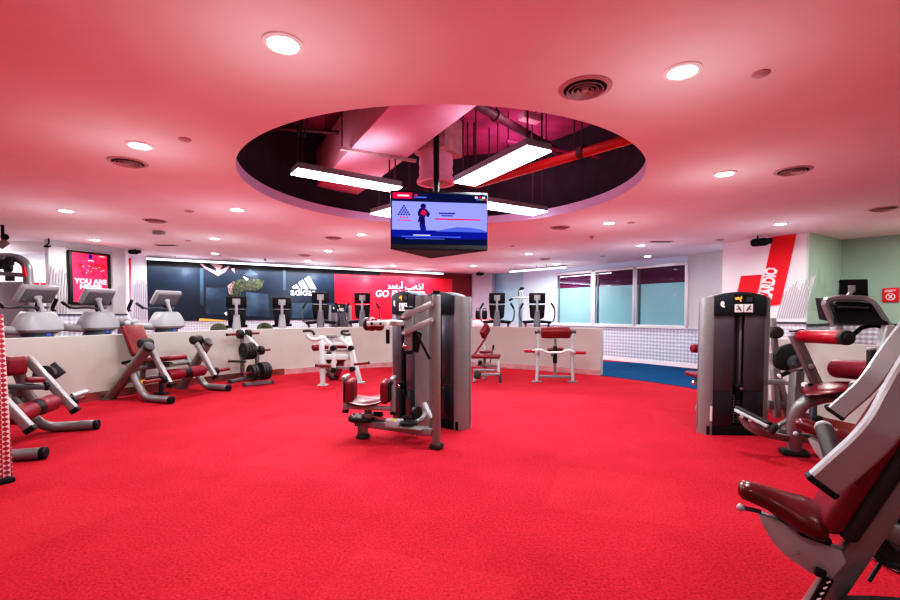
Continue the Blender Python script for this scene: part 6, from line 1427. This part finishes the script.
# near press arm (big bent rectangular tube) with its grip
YA = 1.60
arm = fil([lp(821.5,485,0.270), lp(868,444,0.270), lp(885,424,0.270), lp(905,386,0.240), lp(940,330,0.190)], 0.16, 6)
mb = MB(); mb.tube(arm, 1.0, prof=(0.05,0.098), up=tuple(PF*0.6+Z*0.8)); P(mb, 'press_arm', 'silver2', t)
ad = (arm[1]-arm[0]).normalized()
mb = MB(); mb.beam(arm[0]-ad*0.012, arm[0]+ad*0.012, 0.056, 0.104, up=tuple(PF*0.6+Z*0.8), bev=0.008); P(mb, 'arm_cap', 'black', t)
mb = MB(); g0, g1 = lp(838,470,0.190), lp(824,429,-0.030); mb.cyl(g0, g1, 0.030, bev=0.006, n=20); k = P(mb, 'arm_grip', 'rubber', t)
gd = (g1-g0).normalized(); mb = MB(); mb.cyl(g1-gd*0.002, g1+gd*0.022, 0.030, bev=0.010, n=20); P(mb, 'grip_cap', 'lgrey', k)
# loading side behind the beam: plates, strut and rear box
mb = MB(); mb.beam(lp(880,526,-0.120), lp(915,541,-0.120), 0.08, 0.07, bev=0.012); P(mb, 'plate_arm', 'silver', t)
mb = MB(); mb.tube([lp(887,553,-0.200), lp(869,581,-0.120)], 0.008, 8); P(mb, 'strut_rod', 'black', t)
a = at(899,570,2.25); mb = MB(); mb.box((a.x+0.10,2.3,0.22), (0.28,0.16,0.42), bev=0.012); k = P(mb, 'counterweight_box', 'lgrey', t)
mb = MB(); mb.box((a.x+0.02,2.216,a.z+0.03), (0.06,0.004,0.08)); P(mb, 'box_sticker', 'label', k)
base = (fa-dd*0.1).copy(); mb = MB(); base.z = 0.04; rear = base-PF*0.95; mb.beam(base+PF*0.05, rear, 0.10, 0.08, bev=0.02); mb.beam(rear-PL*0.45, rear+PL*0.45, 0.09, 0.08, bev=0.02); P(mb, 'floor_frame', 'silver', t)
q = fb+dd*0.5; mb = MB(); mb.beam(q, rear, 0.09, 0.10, up=tuple(PF), bev=0.02); mb.beam(q+PL*0.3-Z*0.08, q-PL*0.1-Z*0.08, 0.08, 0.08, bev=0.02); P(mb, 'rear_post', 'silver', t)
_th = -0.30; _S = V((2.43,2.92,0)); _r = M4.Rotation(_th,3,'Z')@(PO-V((1.75,1.95,0)))
far = copy_tree(PRS)
place(far, _S-_r, _th, 'plate-loaded press second from the camera, just behind the nearest one')
# the plates loaded on the near press
for px,py,Y,r,lab in ((900,538,YS+0.02,0.125,'black weight plate on the nearest press, upper of two at the right edge'),(881,607,YS-0.05,0.115,'black weight plate leaning at the foot of the nearest press, at the bottom edge')):
    c = lp(px,py,-0.16 if py < 560 else 0.05)
    tt = T('weight_plate', lab, 'weight plate', c)
    ax = V((0.35,1,0.0)) if py < 560 else V((0.1,0.55,0.8))
    mb = MB(); th = 0.05; mb.lathe([(0.026,-th/2),(r*0.30,-th/2),(r*0.34,-th*0.30),(r*0.78,-th*0.30),(r*0.84,-th/2),(r*0.97,-th/2),(r,-th*0.3),(r,th*0.3),(r*0.97,th/2),(r*0.84,th/2),(r*0.78,th*0.30),(r*0.34,th*0.30),(r*0.30,th/2),(0.026,th/2)], c, ax, 36, True); P(mb, 'plate_disc', 'rubber', tt)
    mb = MB(); mb.lathe([(0.027,-th/2-0.003),(0.045,-th/2-0.003),(0.045,th/2+0.003),(0.027,th/2+0.003)], c, ax, 24, True); P(mb, 'hub_ring', 'grey', tt)

# ================================================================== CAMERA, WORLD, VIEW
cam = bpy.data.cameras.new('camera'); cam.sensor_width = 36; cam.lens = FPX*36/900
cam.shift_y = (YC-300)/900; cam.clip_start = 0.02
co = bpy.data.objects.new('camera', cam); COL.objects.link(co); co.location = (0,0,EYE); co.rotation_euler = (PI/2-TILT, 0, 0)
SC.camera = co
wd = bpy.data.worlds.new('world'); wd.use_nodes = True; SC.world = wd
wd.node_tree.nodes['Background'].inputs[0].default_value = (0.9, 0.8, 0.85, 1); wd.node_tree.nodes['Background'].inputs[1].default_value = 0.1
SC.view_settings.view_transform = 'Standard'; SC.view_settings.look = 'None'; SC.view_settings.exposure = 0.24
SC.cycles.use_denoising = True; SC.cycles.max_bounces = 8; SC.cycles.diffuse_bounces = 5; SC.cycles.sample_clamp_indirect = 8

SC.view_settings.use_curve_mapping = True
cmap = SC.view_settings.curve_mapping; cmap.extend = 'EXTRAPOLATED'; cv = cmap.curves[3]
for x, y in ((0.04, 0.018), (0.16, 0.125), (0.5, 0.54)): cv.points.new(x, y)
cv.points[-1].location = (1.0, 1.0); cmap.update()
